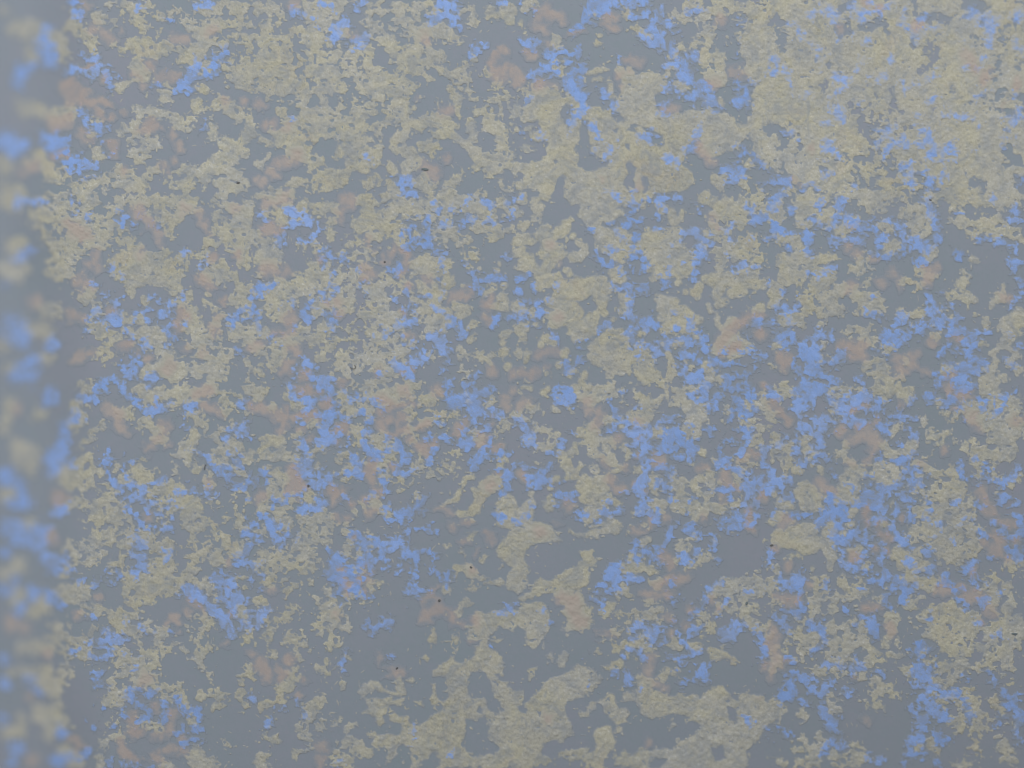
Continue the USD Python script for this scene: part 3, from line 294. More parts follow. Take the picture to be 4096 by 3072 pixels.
b 138,90,3 140,98,4 138,105,4 145,103,4 150,105,4; b 152,87,2 153,90,1; b 158,97,2 160,103,3; b 148,115,4 140,113,3 155,113,3 163,108,3 165,115,4 160,120,4 168,122,3; c 154,102,2.5; c 148,120,2; c 162,88,3 158,90,2; c 170,90,3 175,92,2
p 160,125,3 165,128,3; p 142,128,3 145,132,3; c 145,125,2
b 178,125,3 185,123,2 190,122,2; b 172,130,4 178,133,4 172,140,4 165,138,3 180,142,4 178,148,5 170,150,5 165,155,5 185,148,4 175,155,4; g 182,139,3; b 154,137,2 150,142,2; b 155,150,3 162,160,4 170,162,4 150,160,3 143,158,3 148,165,3; c 155,153,4; p 158,158,3
c 205,85,2 200,92,4 195,95,3; b 213,92,3 218,90,3 210,96,2; p 205,90,3; c 180,108,2 178,103,2; c 190,110,2.5 188,115,2; c 200,118,3 205,115,5 213,110,5 218,105,5 215,120,5 205,128,5 210,125,4; b 218,132,2; b 207,125,2; c 200,135,4 207,133,5; c 185,133,2.5
g 208,142,4 212,147,3; b 205,146,2 215,149,2; c 215,142,4 205,150,2; c 195,140,3 195,148,4 192,155,5 188,160,6 195,162,5; c 215,155,4; c 203,160,3
c 95,150,4 100,158,5 90,155,4 105,163,4; c 85,150,3; c 115,160,4; p 110,145,4 118,150,4 125,148,4 130,140,3 113,155,4; c 118,147,1.5; g 108,158,3; p 138,155,2
@2,0
b 45,10,6 42,12,5; c 68,22,6 65,35,5; b 72,13,5 78,13,3; b 67,27,5 62,32,4; b 55,38,5; c 35,27,5; p 15,22,4; c 5,20,5 3,40,4; c 20,60,12 15,55,8 25,68,8; b 48,65,10 52,55,8 58,70,6 45,72,6; b 5,80,8 15,90,7 20,103,6 10,100,6; c 8,95,6; c 60,80,10 72,78,6 78,85,5; c 68,72,5 75,65,4 80,78,5 70,82,4 75,88,4 80,87,3; g 75,73,3; b 55,105,6 48,112,5; p 50,98,6 60,100,4; b 15,130,8 28,133,9 38,130,8 5,125,6; c 25,122,5; p 45,132,5; b 45,155,8 55,155,7 38,150,5; c 15,157,6 5,163,5; b 3,145,5
c 80,2,4 73,3,3; b 84,5,3 84,8,2; b 90,2,2
c 105,24,3 110,23,3 113,28,3 117,32,3 122,34,3 127,30,3 130,35,3 135,40,4 133,45,3 140,48,3; p 93,20,3 97,24,3 102,28,5; p 103,36,3 108,38,3 110,42,1.5; p 135,48,3 130,52,2 125,57,2; p 140,35,3 145,33,3 142,42,2; p 145,53,2
b 107,3,3 105,6,2.5 112,9,4 117,13,3 120,17,1.5; c 120,5,4 130,8,5 140,5,5 125,15,3 133,12,4; b 135,14,2; b 130,22,4 133,26,3 140,19,3 146,17,2.5; b 128,25,3; p 136,19,2
c 145,8,5 155,8,6 165,6,5 175,5,4 185,5,4 160,15,4 168,12,4 150,18,3; p 170,8,4 180,7,4; p 178,20,4 185,22,3 192,26,2; c 195,10,4 200,15,5 202,20,4 197,24,3 205,10,3; b 209,17,3.5 214,17,3; c 213,24,3 214,27,3; c 217,5,5; p 218,20,3
b 163,22,4 168,20,2 160,27,2; b 160,36,1.2; c 168,27,3.5 172,32,4 170,38,3.5 175,35,3 168,44,4 165,50,4 160,55,4 155,60,3 163,62,4; c 152,62,1.5; c 200,30,1.5 201,36,1; c 180,43,1.2 185,47,1.5 190,50,1.5; c 190,43,2
b 197,40,2 202,43,2.5 208,40,3 212,43,2.5 215,46,1.5; b 198,48,2; b 210,35,1.5
c 198,50,2 203,54,4 207,56,3 195,56,4 190,58,3; b 168,58,2 175,61,2.5 182,63,3; b 198,62,2 204,65,4 207,70,3 212,73,3 218,75,2; c 188,68,2 193,66,2; b 187,72,4 192,75,4 197,80,4 199,86,1.5; b 202,73,3; c 185,65,2; g 198,65,2.5; c 205,75,3 210,77,3; c 217,60,4 213,65,2
c 163,68,2.5 170,72,2 171,78,1; c 153,73,2.5 155,78,2 147,77,1.5; c 182,78,1.5 178,84,3 183,87,2; p 180,85,3; b 180,92,3 183,95,1.5
b 95,60,2.5 91,66,3 93,72,3 95,78,3 99,83,2.5 100,88,1.5; b 107,60,1.5; b 114,68,2; b 108,73,1.5; c 120,72,3.5 123,76,3; c 102,73,2; c 80,40,2 85,36,1.5 88,34,1; c 78,43,2 80,47,2.5 75,51,2 72,52,2; c 82,57,1; c 87,77,1.5; c 87,88,2
c 92,85,1 94,90,2 98,93,1.5; c 115,80,4 105,82,3; b 105,80,3 110,78,3; c 128,78,4 125,82,3 120,85,3; b 105,92,2; c 135,92,5 143,90,5 150,87,5 155,92,4 140,100,4 150,102,6 160,98,6 168,102,5 170,108,5 162,110,6 172,115,3 165,118,5; b 115,88,4 122,92,4 130,88,2.5 137,83,2.5 145,82,2 140,86,2; b 112,87,2; b 152,95,2.5 158,94,2 165,93,2; b 150,102,3 153,106,3 148,108,2; b 150,113,1.5; c 143,108,2.5
b 117,98,4 113,103,4 120,101,4 126,103,3; b 110,108,3 107,110,2; b 128,108,2; b 135,103,2.5; b 138,111,1.5; g 119,107,3; b 118,115,3 120,120,3 121,125,2; b 130,124,1.5 137,125,2 145,123,1.5; c 141,118,1.5; p 127,116,2 129,112,1.5
c 62,104,4 70,102,5 78,105,4 85,105,5 92,100,3 97,98,2.5; c 88,112,5 80,112,4 75,118,2; c 95,108,4 98,115,3 105,105,2 103,112,2; c 85,118,4 95,118,4 100,112,5 107,112,3; c 95,128,3 88,126,3 82,128,2.5; c 108,118,2 112,125,2.5 113,133,2.5; c 105,122,2 103,132,2; c 80,135,4 85,132,3 90,137,2 98,135,2; c 72,140,4 78,145,4 85,148,4 80,153,4 72,152,3 92,152,3 98,157,3 105,155,3; c 108,140,2.5 110,147,3 108,152,2; g 108,122,2; g 98,123,2.5; g 103,133,2 100,142,5 97,147,5 104,146,4; c 58,140,4 63,145,3 68,148,3
c 58,158,2 53,163,2 62,155,2
c 125,130,4 130,133,4 127,135,3; c 132,143,5 140,140,5 147,143,4 137,152,6 147,153,5 150,160,4 133,160,4 142,160,5; b 117,132,4 118,140,4 123,138,3; b 117,148,4 122,150,4 120,158,5 117,162,4 127,155,3; b 143,145,1.5 144,150,1.5
c 165,125,4 172,124,3 180,122,2 187,120,1; c 168,130,4 165,135,3 172,138,2.5 180,135,1.5; c 185,127,3 190,132,4 197,135,3 195,140,3; c 200,140,3 208,140,3 203,147,4; c 180,142,3 172,147,3 167,150,3; c 190,148,4 187,155,3; c 163,160,2 170,163,2.5; c 210,95,3 203,100,3 206,108,3 208,115,2 205,122,2 212,124,1.5; c 213,100,2; c 185,103,2 190,108,2.5 193,112,1.5; c 192,116,1; c 182,100,1
b 206,90,3 212,90,3 218,85,3 210,95,2; b 216,122,4 213,128,3 208,132,2.5 218,130,3; b 213,140,2 212,147,3 205,152,3 212,157,3 218,157,3; b 205,158,3; b 193,164,2; p 197,155,2
b 92,164,2.5 100,164,2
c 213,135,1.5
@2,1
c 3,6,5 3,12,3; c 27,5,1.5 27,12,2 30,17,2; b 30,10,2.5 35,12,3 42,12,4 48,14,4 55,13,3 62,12,1.5; b 30,4,3 28,1,2; p 38,6,4 45,5,3 53,5,3; b 52,2,3 60,3,4 67,5,4; p 57,18,3 62,17,4; b 47,20,3 48,24,2; c 32,18,3 38,18,4 43,20,2; b 55,28,3 62,28,4 68,27,3; b 58,35,3; b 77,30,3.5 80,31,3; b 71,17,1.5
c 75,10,3 78,18,4 85,20,5 92,15,5 98,18,4 95,25,4 80,24,3; c 100,22,3; c 88,10,4 85,5,5 95,3,5 105,5,6 115,8,6 110,12,4 120,5,6 130,5,6 135,8,5 125,12,4 140,2,3; b 80,10,3 83,12,3 78,8,2; p 128,5,4 130,10,3; p 110,13,4 115,16,3; c 138,10,3 145,13,4 150,18,3 152,13,3; p 155,5,3 158,8,3; b 95,12,1.5 100,14,2 105,17,3 110,18,2 112,22,1; b 100,30,2.5 98,31,2; b 88,26,1.5 92,24,1.5
p 2,20,3 8,23,3 15,25,3 20,29,3 26,30,3 24,36,2.5 22,40,1.5; p 26,22,2.5 27,27,2; p 32,28,3 40,27,3 48,29,4 52,27,2; p 38,38,2; c 15,20,2 13,21,2; c 45,37,3 50,36,3 55,36,1.5; b 38,33,2; c 38,42,2 34,45,1
b 60,33,4 57,38,3 62,40,4 65,45,4 60,46,3; b 72,42,3; p 65,38,4 70,37,3; p 75,37,4 80,40,3; g 64,35,2.5; b 62,50,4 55,51,3 50,52,2 68,50,3; p 47,48,1.5; p 71,51,1.5
b 42,51,3.5 44,55,2 44,60,.8; c 36,53,1.5
c 3,48,2 8,50,4 15,50,4 22,48,4; c 5,57,5 12,62,4 20,60,4 25,55,4; c 15,66,3 25,62,3 32,62,3 36,63,2; g 13,54,2
c 48,58,2 52,57,3 58,56,2; c 48,64,1; c 53,67,1.5 55,70,1.5
p 107,32,3 110,38,3.5 115,42,2; p 113,30,3 120,30,3 128,28,3; p 108,26,2 108,22,2; p 120,38,4 125,38,3 130,37,3; g 118,36,2; p 115,20,2 120,17,2 128,18,2 135,18,1.5; c 133,22,2.5 135,28,3 135,35,2.5 138,42,2.5 133,46,3; p 133,48,3; c 142,35,2 150,30,2 158,28,2 165,28,3 172,27,3; p 143,37,3 148,35,2; b 157,33,2.5; c 160,37,1.5
c 88,38,3 85,42,4 92,45,4 90,50,4; b 93,41,3 98,42,2.5; b 76,50,1.5 77,53,2 80,58,2; c 102,48,4 108,47,4 110,55,4 117,58,4 112,60,3; b 93,50,3 95,58,3.5 100,58,4 105,62,4 97,65,3; b 112,47,2 115,50,2; b 120,50,3 124,55,3 128,60,3 132,63,3 128,68,3 123,70,3 122,75,3 130,76,2.5 135,76,2; b 112,57,2
c 72,65,2 75,62,3 82,62,3 80,67,3 83,72,2 75,75,2.5 70,78,1.5; b 85,65,2.5 88,70,3 85,75,4 80,78,3 90,75,3 92,68,3; c 90,65,1.5; c 77,82,1
p 103,65,1.5 100,72,4 97,78,4 100,85,2.5 103,90,2 107,96,2; c 110,70,4 115,68,3; p 117,73,3; c 110,80,2; g 112,74,2; b 107,75,2; b 110,83,3 110,90,3 112,95,2; b 100,92,1; b 98,97,1
p 142,53,3 146,58,3 150,62,1; p 147,52,3; p 155,52,3 152,52,3; b 147,47,2 152,47,1.5; b 161,50,3 163,47,2; b 155,60,3 150,67,2.5 158,57,2; c 141,66,2 144,70,1.5 140,62,1; c 138,74,2 140,72,2; c 135,80,1.5
c 155,71,2 160,73,3 165,71,1.5 170,72,2.5; c 161,78,2; c 170,61,1.2; c 150,78,1; c 172,78,1.2; c 182,80,2 187,81,1
c 180,84,1 177,90,2 175,97,2 170,101,2 164,102,2; c 160,98,1.2 163,95,1.2
b 167,4,3 165,8,1.5; b 182,3,4 190,3,3 193,8,4 200,8,4 205,7,2; b 172,12,4 180,13,5 188,12,4 170,17,3 175,18,2 192,15,3; g 187,4,2.5; c 185,10,1.5; b 182,22,3 188,25,5 192,22,4 198,25,4 202,22,3 208,25,2 212,30,1.5; b 190,32,4 185,30,3; b 180,38,3 185,38,3 178,45,4 175,50,4 183,52,4; b 190,42,3 197,40,3 200,38,3; p 175,38,4 172,42,3; p 182,32,2; c 190,45,3; p 195,45,3 200,50,3 192,52,3; c 212,40,3 215,35,3; b 202,47,2 200,50,2; b 195,58,4 192,63,5 188,68,4 187,74,3; b 198,63,4; p 207,55,4 210,52,3; b 213,58,3 218,62,3; b 205,68,3 210,72,3; c 210,68,3 215,68,3; p 213,12,3 217,20,3; c 202,15,1.5; p 205,32,2
c 208,82,4 202,85,4 195,88,4 190,92,3 188,90,2.5 192,100,4 188,108,4 183,113,3 175,111,3; p 210,78,3; p 200,88,4 205,85,3; p 155,108,1.5 162,106,2 168,108,2 172,112,1.5; p 182,118,3 185,122,3
c 210,105,3 215,103,4 218,110,4 209,112,1.5 212,120,4 218,120,4; b 218,78,4 217,88,3 215,95,2 213,98,2; b 210,113,3 213,117,2; c 213,140,4 218,135,5 217,148,5 212,148,4
p 170,122,2.5 172,128,2.5 170,125,2; c 170,133,1; p 182,125,3 178,135,2; c 188,130,2.5 183,133,2; p 197,128,2 202,135,3 207,133,2; p 205,140,3; p 178,143,2; c 188,148,2 195,150,3 190,143,1.5; c 173,155,2 180,158,3 185,160,5 190,162,4 178,162,3; p 185,155,3; c 163,139,1 167,139,1.2
b 3,75,3 8,80,2.5 10,85,2; c 8,74,2 12,74,2; c 18,78,4 22,85,4 15,82,3; c 12,92,3 17,95,4 22,93,3 15,88,3; c 25,80,3; p 35,72,2.5 32,78,4 33,85,5 30,93,5 38,90,4 35,97,3; b 40,68,4 45,70,4 38,75,3 43,78,5 50,78,4 58,78,4 63,80,4 65,85,3 55,85,3; b 47,88,4; b 40,95,2.5 38,97,2; c 45,97,4 43,100,4; b 52,98,3 55,105,4 48,107,4 43,108,4; b 52,112,2; b 16,98,3 22,103,2 27,98,2 15,103,2; p 5,98,5 5,103,4; c 3,108,4 10,105,4; c 15,110,4 22,108,4 30,105,4 33,100,3; c 22,115,5 30,115,4 38,113,4; c 28,120,5 20,118,4; c 40,118,4 48,115,3 55,115,3; c 60,112,3 63,115,3 60,122,4 58,128,3; p 65,92,4 70,95,4 67,102,3; p 75,93,2; b 77,99,2.5 80,99,2; p 95,98,2; p 98,100,3; c 100,102,3 105,105,2 110,108,2.5 112,114,2; c 93,103,1.2 93,108,1; p 83,103,2; p 80,115,2; c 86,112,2; p 97,112,3 102,108,2; p 70,115,2
b 113,107,3 117,110,3 122,113,3 128,113,3 132,110,2.5 138,105,2 142,102,2 146,98,1.5; b 117,115,3 115,119,1; b 130,118,2 135,110,2; b 145,112,1; b 135,123,1.5 140,124,1.5 145,124,1; b 130,127,2; b 151,124,2.5 156,126,2; c 124,82,1.5 125,92,1.2; c 142,88,1; c 140,98,1
b 3,112,3 8,115,2; b 10,120,3 13,125,2 18,132,2 22,140,2; b 28,130,4 32,134,3 25,125,3 17,122,3; b 3,135,2; c 22,125,2; c 40,125,5 48,128,4 45,122,4 50,133,4 43,137,5 38,143,5 33,140,3 45,145,4; c 57,134,2 60,136,1.5; c 5,130,2 4,127,2
c 5,148,4 10,150,5 17,150,5 12,158,5 5,155,3; c 22,157,4 30,155,4 37,155,4 42,150,3 48,157,4 40,160,3; c 15,163,3; b 2,160,3 5,164,2; g 30,150,3
b 78,130,3.5 83,133,4 88,130,4 92,135,4 97,137,4 92,142,4 98,145,4 90,150,4 97,155,4 85,155,3; p 85,132,2; c 78,124,3 80,128,3; c 97,128,1.5 98,133,1.5 101,140,1; b 105,137,4 112,138,4 120,137,4 128,135,3; b 115,143,3 108,145,3 105,152,2; b 112,155,2 112,160,1; c 82,138,2 82,145,4 78,147,3 88,148,2; g 84,151,3.5 86,147,2; b 68,152,4 75,152,4 80,158,4 72,160,5 65,163,4 88,160,4 78,163,5 62,147,1.5 60,144,1; p 74,159,3; p 95,158,2 100,162,2; b 98,160,2; c 85,161,.8 92,160,.8
b 127,144,2.5 133,143,3 140,145,3 147,143,1.5; b 128,150,2 125,157,2 123,163,1.5; b 138,150,2 137,157,2 136,163,2; b 151,146,1.5 155,150,2; b 151,151,1; b 151,158,2; b 158,142,1; b 160,163,2 165,164,1.5
@2,2
c 10,3,1.5 16,3,1.5; c 27,8,3.5 30,4,2; c 55,5,5 65,5,6 60,12,5 70,10,5 68,15,4 75,5,5 78,12,3 85,5,4 90,8,3 95,5,3; p 63,15,4; c 35,20,1.5 38,24,2 41,23,2; c 47,20,2.5; b 38,5,4 35,10,3 40,12,4 47,8,4 50,12,3 42,17,3 52,17,2; c 41,14,2; g 41,13,1.5; b 44,3,2; b 97,8,1.2
p 13,15,3 10,18,3; c 18,20,2.5 16,25,2.5; c 3,25,2.5 8,26,3 12,30,2; p 1,5,2
b 4,29,2.5 8,33,2.5 12,38,2.5 14,45,4 17,50,3.5 19,55,2.5; c 22,42,2; b 10,47,2
b 86,13,2.5 85,16,1.5 88,20,2 90,23,2.5 93,26,1.5; p 67,23,2 66,27,1; p 75,24,3 77,28,2; c 52,26,1
c 108,4,3 112,10,3.5 115,15,4 120,17,4 127,15,3; c 118,22,4 112,20,3 117,28,4 115,33,3; b 107,21,2.5; c 97,15,1.5; c 140,5,5 148,8,5 145,14,4 143,18,2 138,13,3; c 155,5,4; c 165,2,3
c 23,37,1.5 28,41,2.5 31,42,2; c 20,35,1; c 32,48,2 36,47,1.5 38,46,1.5; c 15,48,2; c 37,53,3 33,55,3; c 23,55,2; b 48,45,2 45,48,2 42,53,2 40,58,2.5 35,61,3 30,62,2; b 50,44,1.5
c 57,45,3 60,42,3 65,40,4 70,38,4 72,43,5 67,47,5 63,52,4 55,57,3 50,60,4 45,62,3; p 75,34,3 73,38,3; c 83,33,3 87,30,2; c 97,30,3 103,27,3 108,30,4 112,35,3; c 95,35,3; p 108,32,3; b 98,32,3 104,34,3 100,38,4; b 83,41,2 88,37,2.5 92,36,2; b 107,40,5 103,45,4 110,47,4 100,42,3; b 105,52,4; b 113,42,4 117,38,3; b 102,53,3; p 107,46,2; b 105,59,3
c 80,48,2.5 85,48,3 88,50,3; p 92,48,4; c 82,55,3 78,58,2; c 97,55,2 99,63,2; g 92,57,4
c 73,50,4 68,57,5 73,63,4 78,65,3; p 80,68,3 82,72,3; c 85,60,3 83,66,3 90,70,3 95,70,2.5 88,75,2; p 97,70,2; c 70,73,3 72,76,3; g 62,62,5 60,57,4; c 58,71,2 57,74,2
c 47,68,4 50,75,4 55,78,4 48,82,2 45,70,2; c 58,80,2; c 63,83,5 60,90,5 70,88,5 75,82,4 80,83,4 68,95,6 78,92,6 82,97,4 62,98,5 72,103,5 80,102,4 68,110,5 75,108,4 65,117,4 62,122,2; c 78,98,4; p 90,90,3 97,92,2.5; p 85,83,4
b 140,40,4 135,47,4 142,47,5 148,50,5 130,52,4 127,57,3; b 155,47,4; b 140,55,3; b 153,55,3 150,60,2 155,65,2; b 145,63,2; b 118,57,4 115,52,4 112,60,3 117,65,4 120,70,4 112,68,3; b 125,37,1.5 130,37,2 133,40,1; b 120,42,1.5; b 118,45,2; c 125,42,3 130,43,3
b 133,30,1.5 138,30,1.5; b 135,32,2; b 147,27,1; p 127,65,4.5 130,68,4; p 109,58,1.5 108,63,1.5
c 108,73,3 112,75,2.5
b 125,73,3 130,72,3 135,70,2 138,76,2; b 115,75,3 113,82,3 110,92,4 113,98,4 115,105,5 112,110,4 120,110,4 123,115,3 125,120,2; c 120,83,3 122,88,3 125,95,2.5; b 125,85,2 130,88,2.5 133,93,2.5 137,100,2.5; c 120,80,2 125,80,2; p 107,86,2; p 115,92,2
c 140,80,2 142,85,2.5; c 145,85,3 148,83,2.5 147,92,2.5; b 143,84,1; c 138,88,3 143,95,3 150,100,3 140,100,3; c 158,100,2; c 125,102,4 130,105,4 127,110,4 122,105,4; c 140,105,4 145,107,2.5; b 155,101,1.5; b 150,111,1; b 98,96,1.5; c 106,112,2
c 155,85,3 163,83,3 170,80,2.5 175,84,3 172,88,3; c 158,90,3 162,95,3; c 170,96,2.5; c 158,106,5 163,107,4 168,108,4 175,107,4 182,108,3 158,113,3; p 165,114,2; b 175,94,1.5
c 152,15,3 155,20,5 160,22,5 155,30,6 160,32,5 163,28,4; c 150,38,3 158,38,5 155,43,4 150,42,3; c 168,25,2; b 152,35,2.5; b 158,23,2
b 157,7,4 163,10,4 168,8,4 165,15,4 172,18,4 178,8,3 175,22,3; b 170,3,4; b 163,3,3; b 185,5,3 193,4,2 200,4,3 205,5,2; b 195,12,3 200,17,4 195,20,2; b 205,10,3 203,20,3; c 203,18,3; c 188,22,2; b 187,22,3 190,28,3 185,30,3; b 200,25,3 207,27,3 213,25,2; c 200,32,3 205,35,4 197,30,3; c 218,12,5 213,17,4 218,22,4; p 218,3,3
b 168,40,2.5 171,43,2; b 187,49,2 192,50,1.5; b 200,55,2 195,60,2 188,64,2 182,68,2 178,72,2; b 180,57,1.5 182,62,1; c 162,58,2 167,60,1.5; c 152,69,1.5 158,70,1.5; p 163,75,2 168,72,2; c 175,68,1.5 180,75,1.5; c 182,35,1.5
b 197,40,3 205,43,3 203,47,3; b 200,38,2; c 212,48,4 217,50,3; c 215,40,4; p 200,65,3 208,62,4 213,62,3; c 198,70,3 205,70,4; b 218,55,3 217,70,3; p 185,78,4 183,83,4 185,88,3 187,75,3; b 190,72,2; b 195,75,3 200,78,3; g 215,76,3.5; b 205,82,4 208,90,4 203,95,4 200,88,3; p 193,90,3; c 197,83,3; b 187,92,2.5 182,93,2 188,97,2; b 213,85,4 218,92,4; p 215,97,4; b 210,103,4 203,105,3 197,108,2.5; c 193,104,2
p 182,99,2; b 180,117,3 185,118,3 190,120,4 195,113,4 187,125,3 195,125,3 200,115,4; b 205,120,4 210,115,4; p 207,125,4 205,112,3; b 179,127,1.5
b 155,123,3 150,124,2.5 160,127,3 165,132,3 170,130,3 173,137,3 175,143,2 177,150,2; b 140,124,2.5 138,130,3 133,137,2.5 128,142,2; c 153,133,2.5 158,131,2
c 145,142,4 152,140,3 148,145,3; b 150,148,3 155,152,4 148,152,3; c 145,150,3; c 155,157,3; c 165,150,3 170,148,2; b 160,145,3; c 175,138,1.5
b 107,137,1.5 105,142,2.5 108,147,4 105,153,4; b 115,145,4 122,148,4 127,145,3 128,155,2; c 103,147,2 102,152,2; c 110,148,2; p 130,147,3 135,152,3 137,155,3; c 112,157,4 108,160,4 103,157,4; c 120,160,4; b 88,160,4 85,163,4; c 95,157,3 98,162,3
p 105,127,3 115,125,3 120,118,3; c 115,122,2; c 112,137,3 117,136,3; p 132,117,3
b 78,112,2 85,111,3 92,110,2.5; b 73,119,3 76,117,2; b 57,113,2.5 63,114,2; c 52,127,1.5 58,129,3 65,129,3.5 75,127,4 85,123,5 92,122,3 85,118,3; c 87,101,2.5 90,103,2.5; b 84,101,2; c 100,128,1
b 3,70,2 10,72,3 15,73,1; c 20,67,2; b 33,68,4 30,72,3; b 18,80,4 25,80,4 30,82,3.5 17,88,3.5; b 23,87,3; p 8,78,3 12,83,2.5; c 38,82,3 35,85,2; b 33,88,1.5; b 37,97,2.5 40,103,3 45,103,2 50,98,3 42,95,2; b 46,88,1; c 33,90,2; p 48,103,3 45,109,2
c 16,96,2; c 1,98,3 3,105,4 12,103,3 18,103,3 15,108,5 8,110,5 17,112,3; b 3,116,3 8,116,2.5 12,113,1.5; c 33,103,4 30,106,2 33,109,2; c 15,122,4 22,120,4 28,123,5 33,128,4 38,133,3 42,134,1.5; c 25,130,6 15,128,5 5,128,5; p 25,126,4; p 37,120,2.5 40,121,2; g 8,123,3; c 5,135,6 12,135,5 5,145,6 10,152,5 5,158,6 12,160,3
c 68,142,2; c 63,148,3 70,147,3 65,155,4 70,155,3 60,160,4 55,162,4 65,163,3 48,164,3
@2,3
c 15,8,5 20,10,4 12,3,3; b 27,5,4 35,3,5 42,3,5 50,2,4 35,10,4 25,15,4 30,20,5 38,18,4 20,22,3; b 3,8,3 10,12,3; p 5,15,4 5,20,3 12,27,3 17,32,2; c 3,28,3 5,35,2
b 55,13,5 60,18,4 65,10,5 75,15,5 82,8,4 85,15,4 70,20,4 62,22,4; c 58,11,4 65,7,4; c 78,5,3; g 48,22,5; c 57,22,1.2 60,28,1.2; b 30,28,4 28,35,4 35,38,4 30,42,4; b 40,30,3 47,35,3 45,42,4 48,30,3; b 45,50,4 47,45,4; g 58,28,3; b 58,35,2 65,33,2.5 70,31,3 78,32,4 85,30,2; p 72,23,3 80,20,2 86,18,2; b 92,18,3 88,22,3 97,16,3; b 95,22,3 103,20,2; b 105,25,2 110,25,2 118,29,2 125,30,2 128,29,2; b 107,32,2; b 112,22,1
c 95,5,5 102,8,3 110,3,4 115,8,4 123,5,4 120,12,3; c 100,15,2; p 113,16,1.5
p 65,38,4 62,40,4; p 78,38,4 85,38,3 90,33,2 92,28,1.5; b 97,38,3 102,38,3
c 108,40,3 113,37,3; b 123,37,2.5 127,42,3 128,47,3 123,48,2.5; c 135,30,2 137,35,1.5
p 155,5,3 157,2,3; b 163,3,4 172,3,4 178,2,3; b 140,13,3 146,10,2; c 147,15,3; b 155,17,4 158,12,3 165,18,4 172,17,3; p 167,9,4 175,10,3; p 162,22,3; b 125,15,2
c 188,5,5 195,3,4 193,9,3 200,8,3; g 180,8,3 205,8,5; c 172,22,5 180,20,5 190,20,6 200,18,6 212,17,6; b 182,13,3 190,14,2 198,13,2 205,13,2.5; b 213,7,2
c 152,24,3 160,28,3 163,25,3; c 175,28,4 185,30,5 195,30,5 205,30,6 215,28,5 190,38,5 200,38,6 210,42,6 218,40,5 205,50,5 195,48,4; b 183,22,3 188,22,3; b 198,23,3 201,22,3; b 170,30,1.5; g 206,27,3 204,31,2; p 175,27,4 178,32,3 183,40,3; p 215,33,4
c 140,48,2.5 147,45,3 152,43,2 155,40,1.5 150,52,3; p 152,58,3; c 145,68,2; c 136,63,1.5; c 160,47,1 162,52,1; c 143,41,1
c 68,52,3 63,58,3 67,62,3 70,65,4 74,70,3 78,73,4 82,78,3; p 72,47,3 80,45,4 88,42,4 92,48,4 95,52,3 90,57,2.5 90,62,2 85,68,1.5; p 72,67,3; c 60,62,1.5; c 72,75,3 66,82,4 75,82,4; c 100,50,3 103,57,4 107,62,4 115,60,3 122,58,3 125,54,3; b 100,62,3 95,62,2 105,67,3 112,69,2 120,67,2 125,60,2; b 117,53,2
c 95,72,4 92,78,4 98,80,5 103,85,4 108,80,4 113,77,3 100,68,4; b 89,76,2.5; b 120,72,4 125,78,5 130,84,3 118,82,4 127,80,3; c 117,73,2; c 128,70,3 135,72,4 142,75,3 148,77,2; p 133,70,3; b 138,82,1.5; c 130,80,2
c 175,50,4 170,55,4 178,58,5 190,58,5 200,60,5 210,60,4 182,65,4; g 198,70,4 205,72,3; b 165,72,2 166,77,2 171,82,1.5; g 175,70,4; b 178,64,2; c 182,75,2; b 190,70,2 192,75,2; b 185,82,3 188,80,2; c 196,70,2 195,82,3 193,88,2; b 205,82,2.5 200,88,3; b 212,78,2.5 218,73,3; c 160,75,2 162,82,2.5 165,85,2; c 210,85,3 215,82,3; g 215,92,4 210,95,3; b 203,100,3 210,98,2
c 3,48,3 8,47,3; b 6,52,2 15,50,3 22,50,2; c 12,58,4 5,60,4 18,53,3; b 22,58,3; c 32,48,3 28,52,3; c 34,40,1.2; c 30,55,3 35,60,4 40,60,3; b 35,57,2 36,55,2; b 35,65,3 30,68,3 42,65,2.5 45,62,2
c 18,67,4 20,73,4 25,72,3 28,75,2; c 40,70,2; c 45,72,2 47,77,1.5; b 53,67,1.5 55,73,1.5; b 3,75,4 5,85,4 10,82,4 12,90,3; b 20,82,2.5; c 15,80,3; c 3,93,2 5,97,1.5; b 18,88,2
p 45,85,4 50,90,3 47,92,3; b 57,80,2
c 32,88,4 28,95,5 37,92,5 33,103,6 42,98,5 40,107,4 45,104,3; b 20,97,3 15,100,3; c 10,103,4 18,105,4; p 55,93,3; c 65,90,5 75,90,5 68,97,4 75,100,4 60,100,4; b 72,88,2.5 70,90,2; c 50,98,2; b 53,100,4 55,105,4; g 48,103,2
b 90,88,1.5; b 88,95,5 95,98,6 100,93,5 92,105,5 98,108,4; b 105,95,3; b 110,90,4 115,90,3; b 120,98,4 125,102,4 115,105,3; b 112,110,3 110,117,3; c 107,103,2; b 130,103,2; g 119,107,4 118,112,4; p 117,116,1.5; b 137,100,3 138,105,3; b 140,106,3; b 125,112,3 124,118,2; b 130,90,3
c 128,92,4 135,95,3 142,93,3; c 152,88,4 158,90,4 165,92,4; c 148,97,4 158,98,6 168,98,5; c 145,105,4 155,107,5 165,107,6 175,105,4; b 165,102,2; c 130,108,4 137,112,4 145,115,4 135,118,3; c 152,115,5 162,115,6 172,115,5; c 142,122,4 155,123,6 165,125,6 175,125,5; c 130,125,4 135,130,5 145,130,5 158,133,6 170,133,6 178,140,4 165,142,5 150,140,5 140,137,4; c 155,150,5 165,150,5 175,148,4; b 137,115,2.5; b 148,121,2.5 151,124,2; b 143,131,2; b 170,117,2; b 160,134,1.5; g 145,112,3; g 128,117,3 131,122,3; g 153,119,2
c 128,127,3 125,130,3
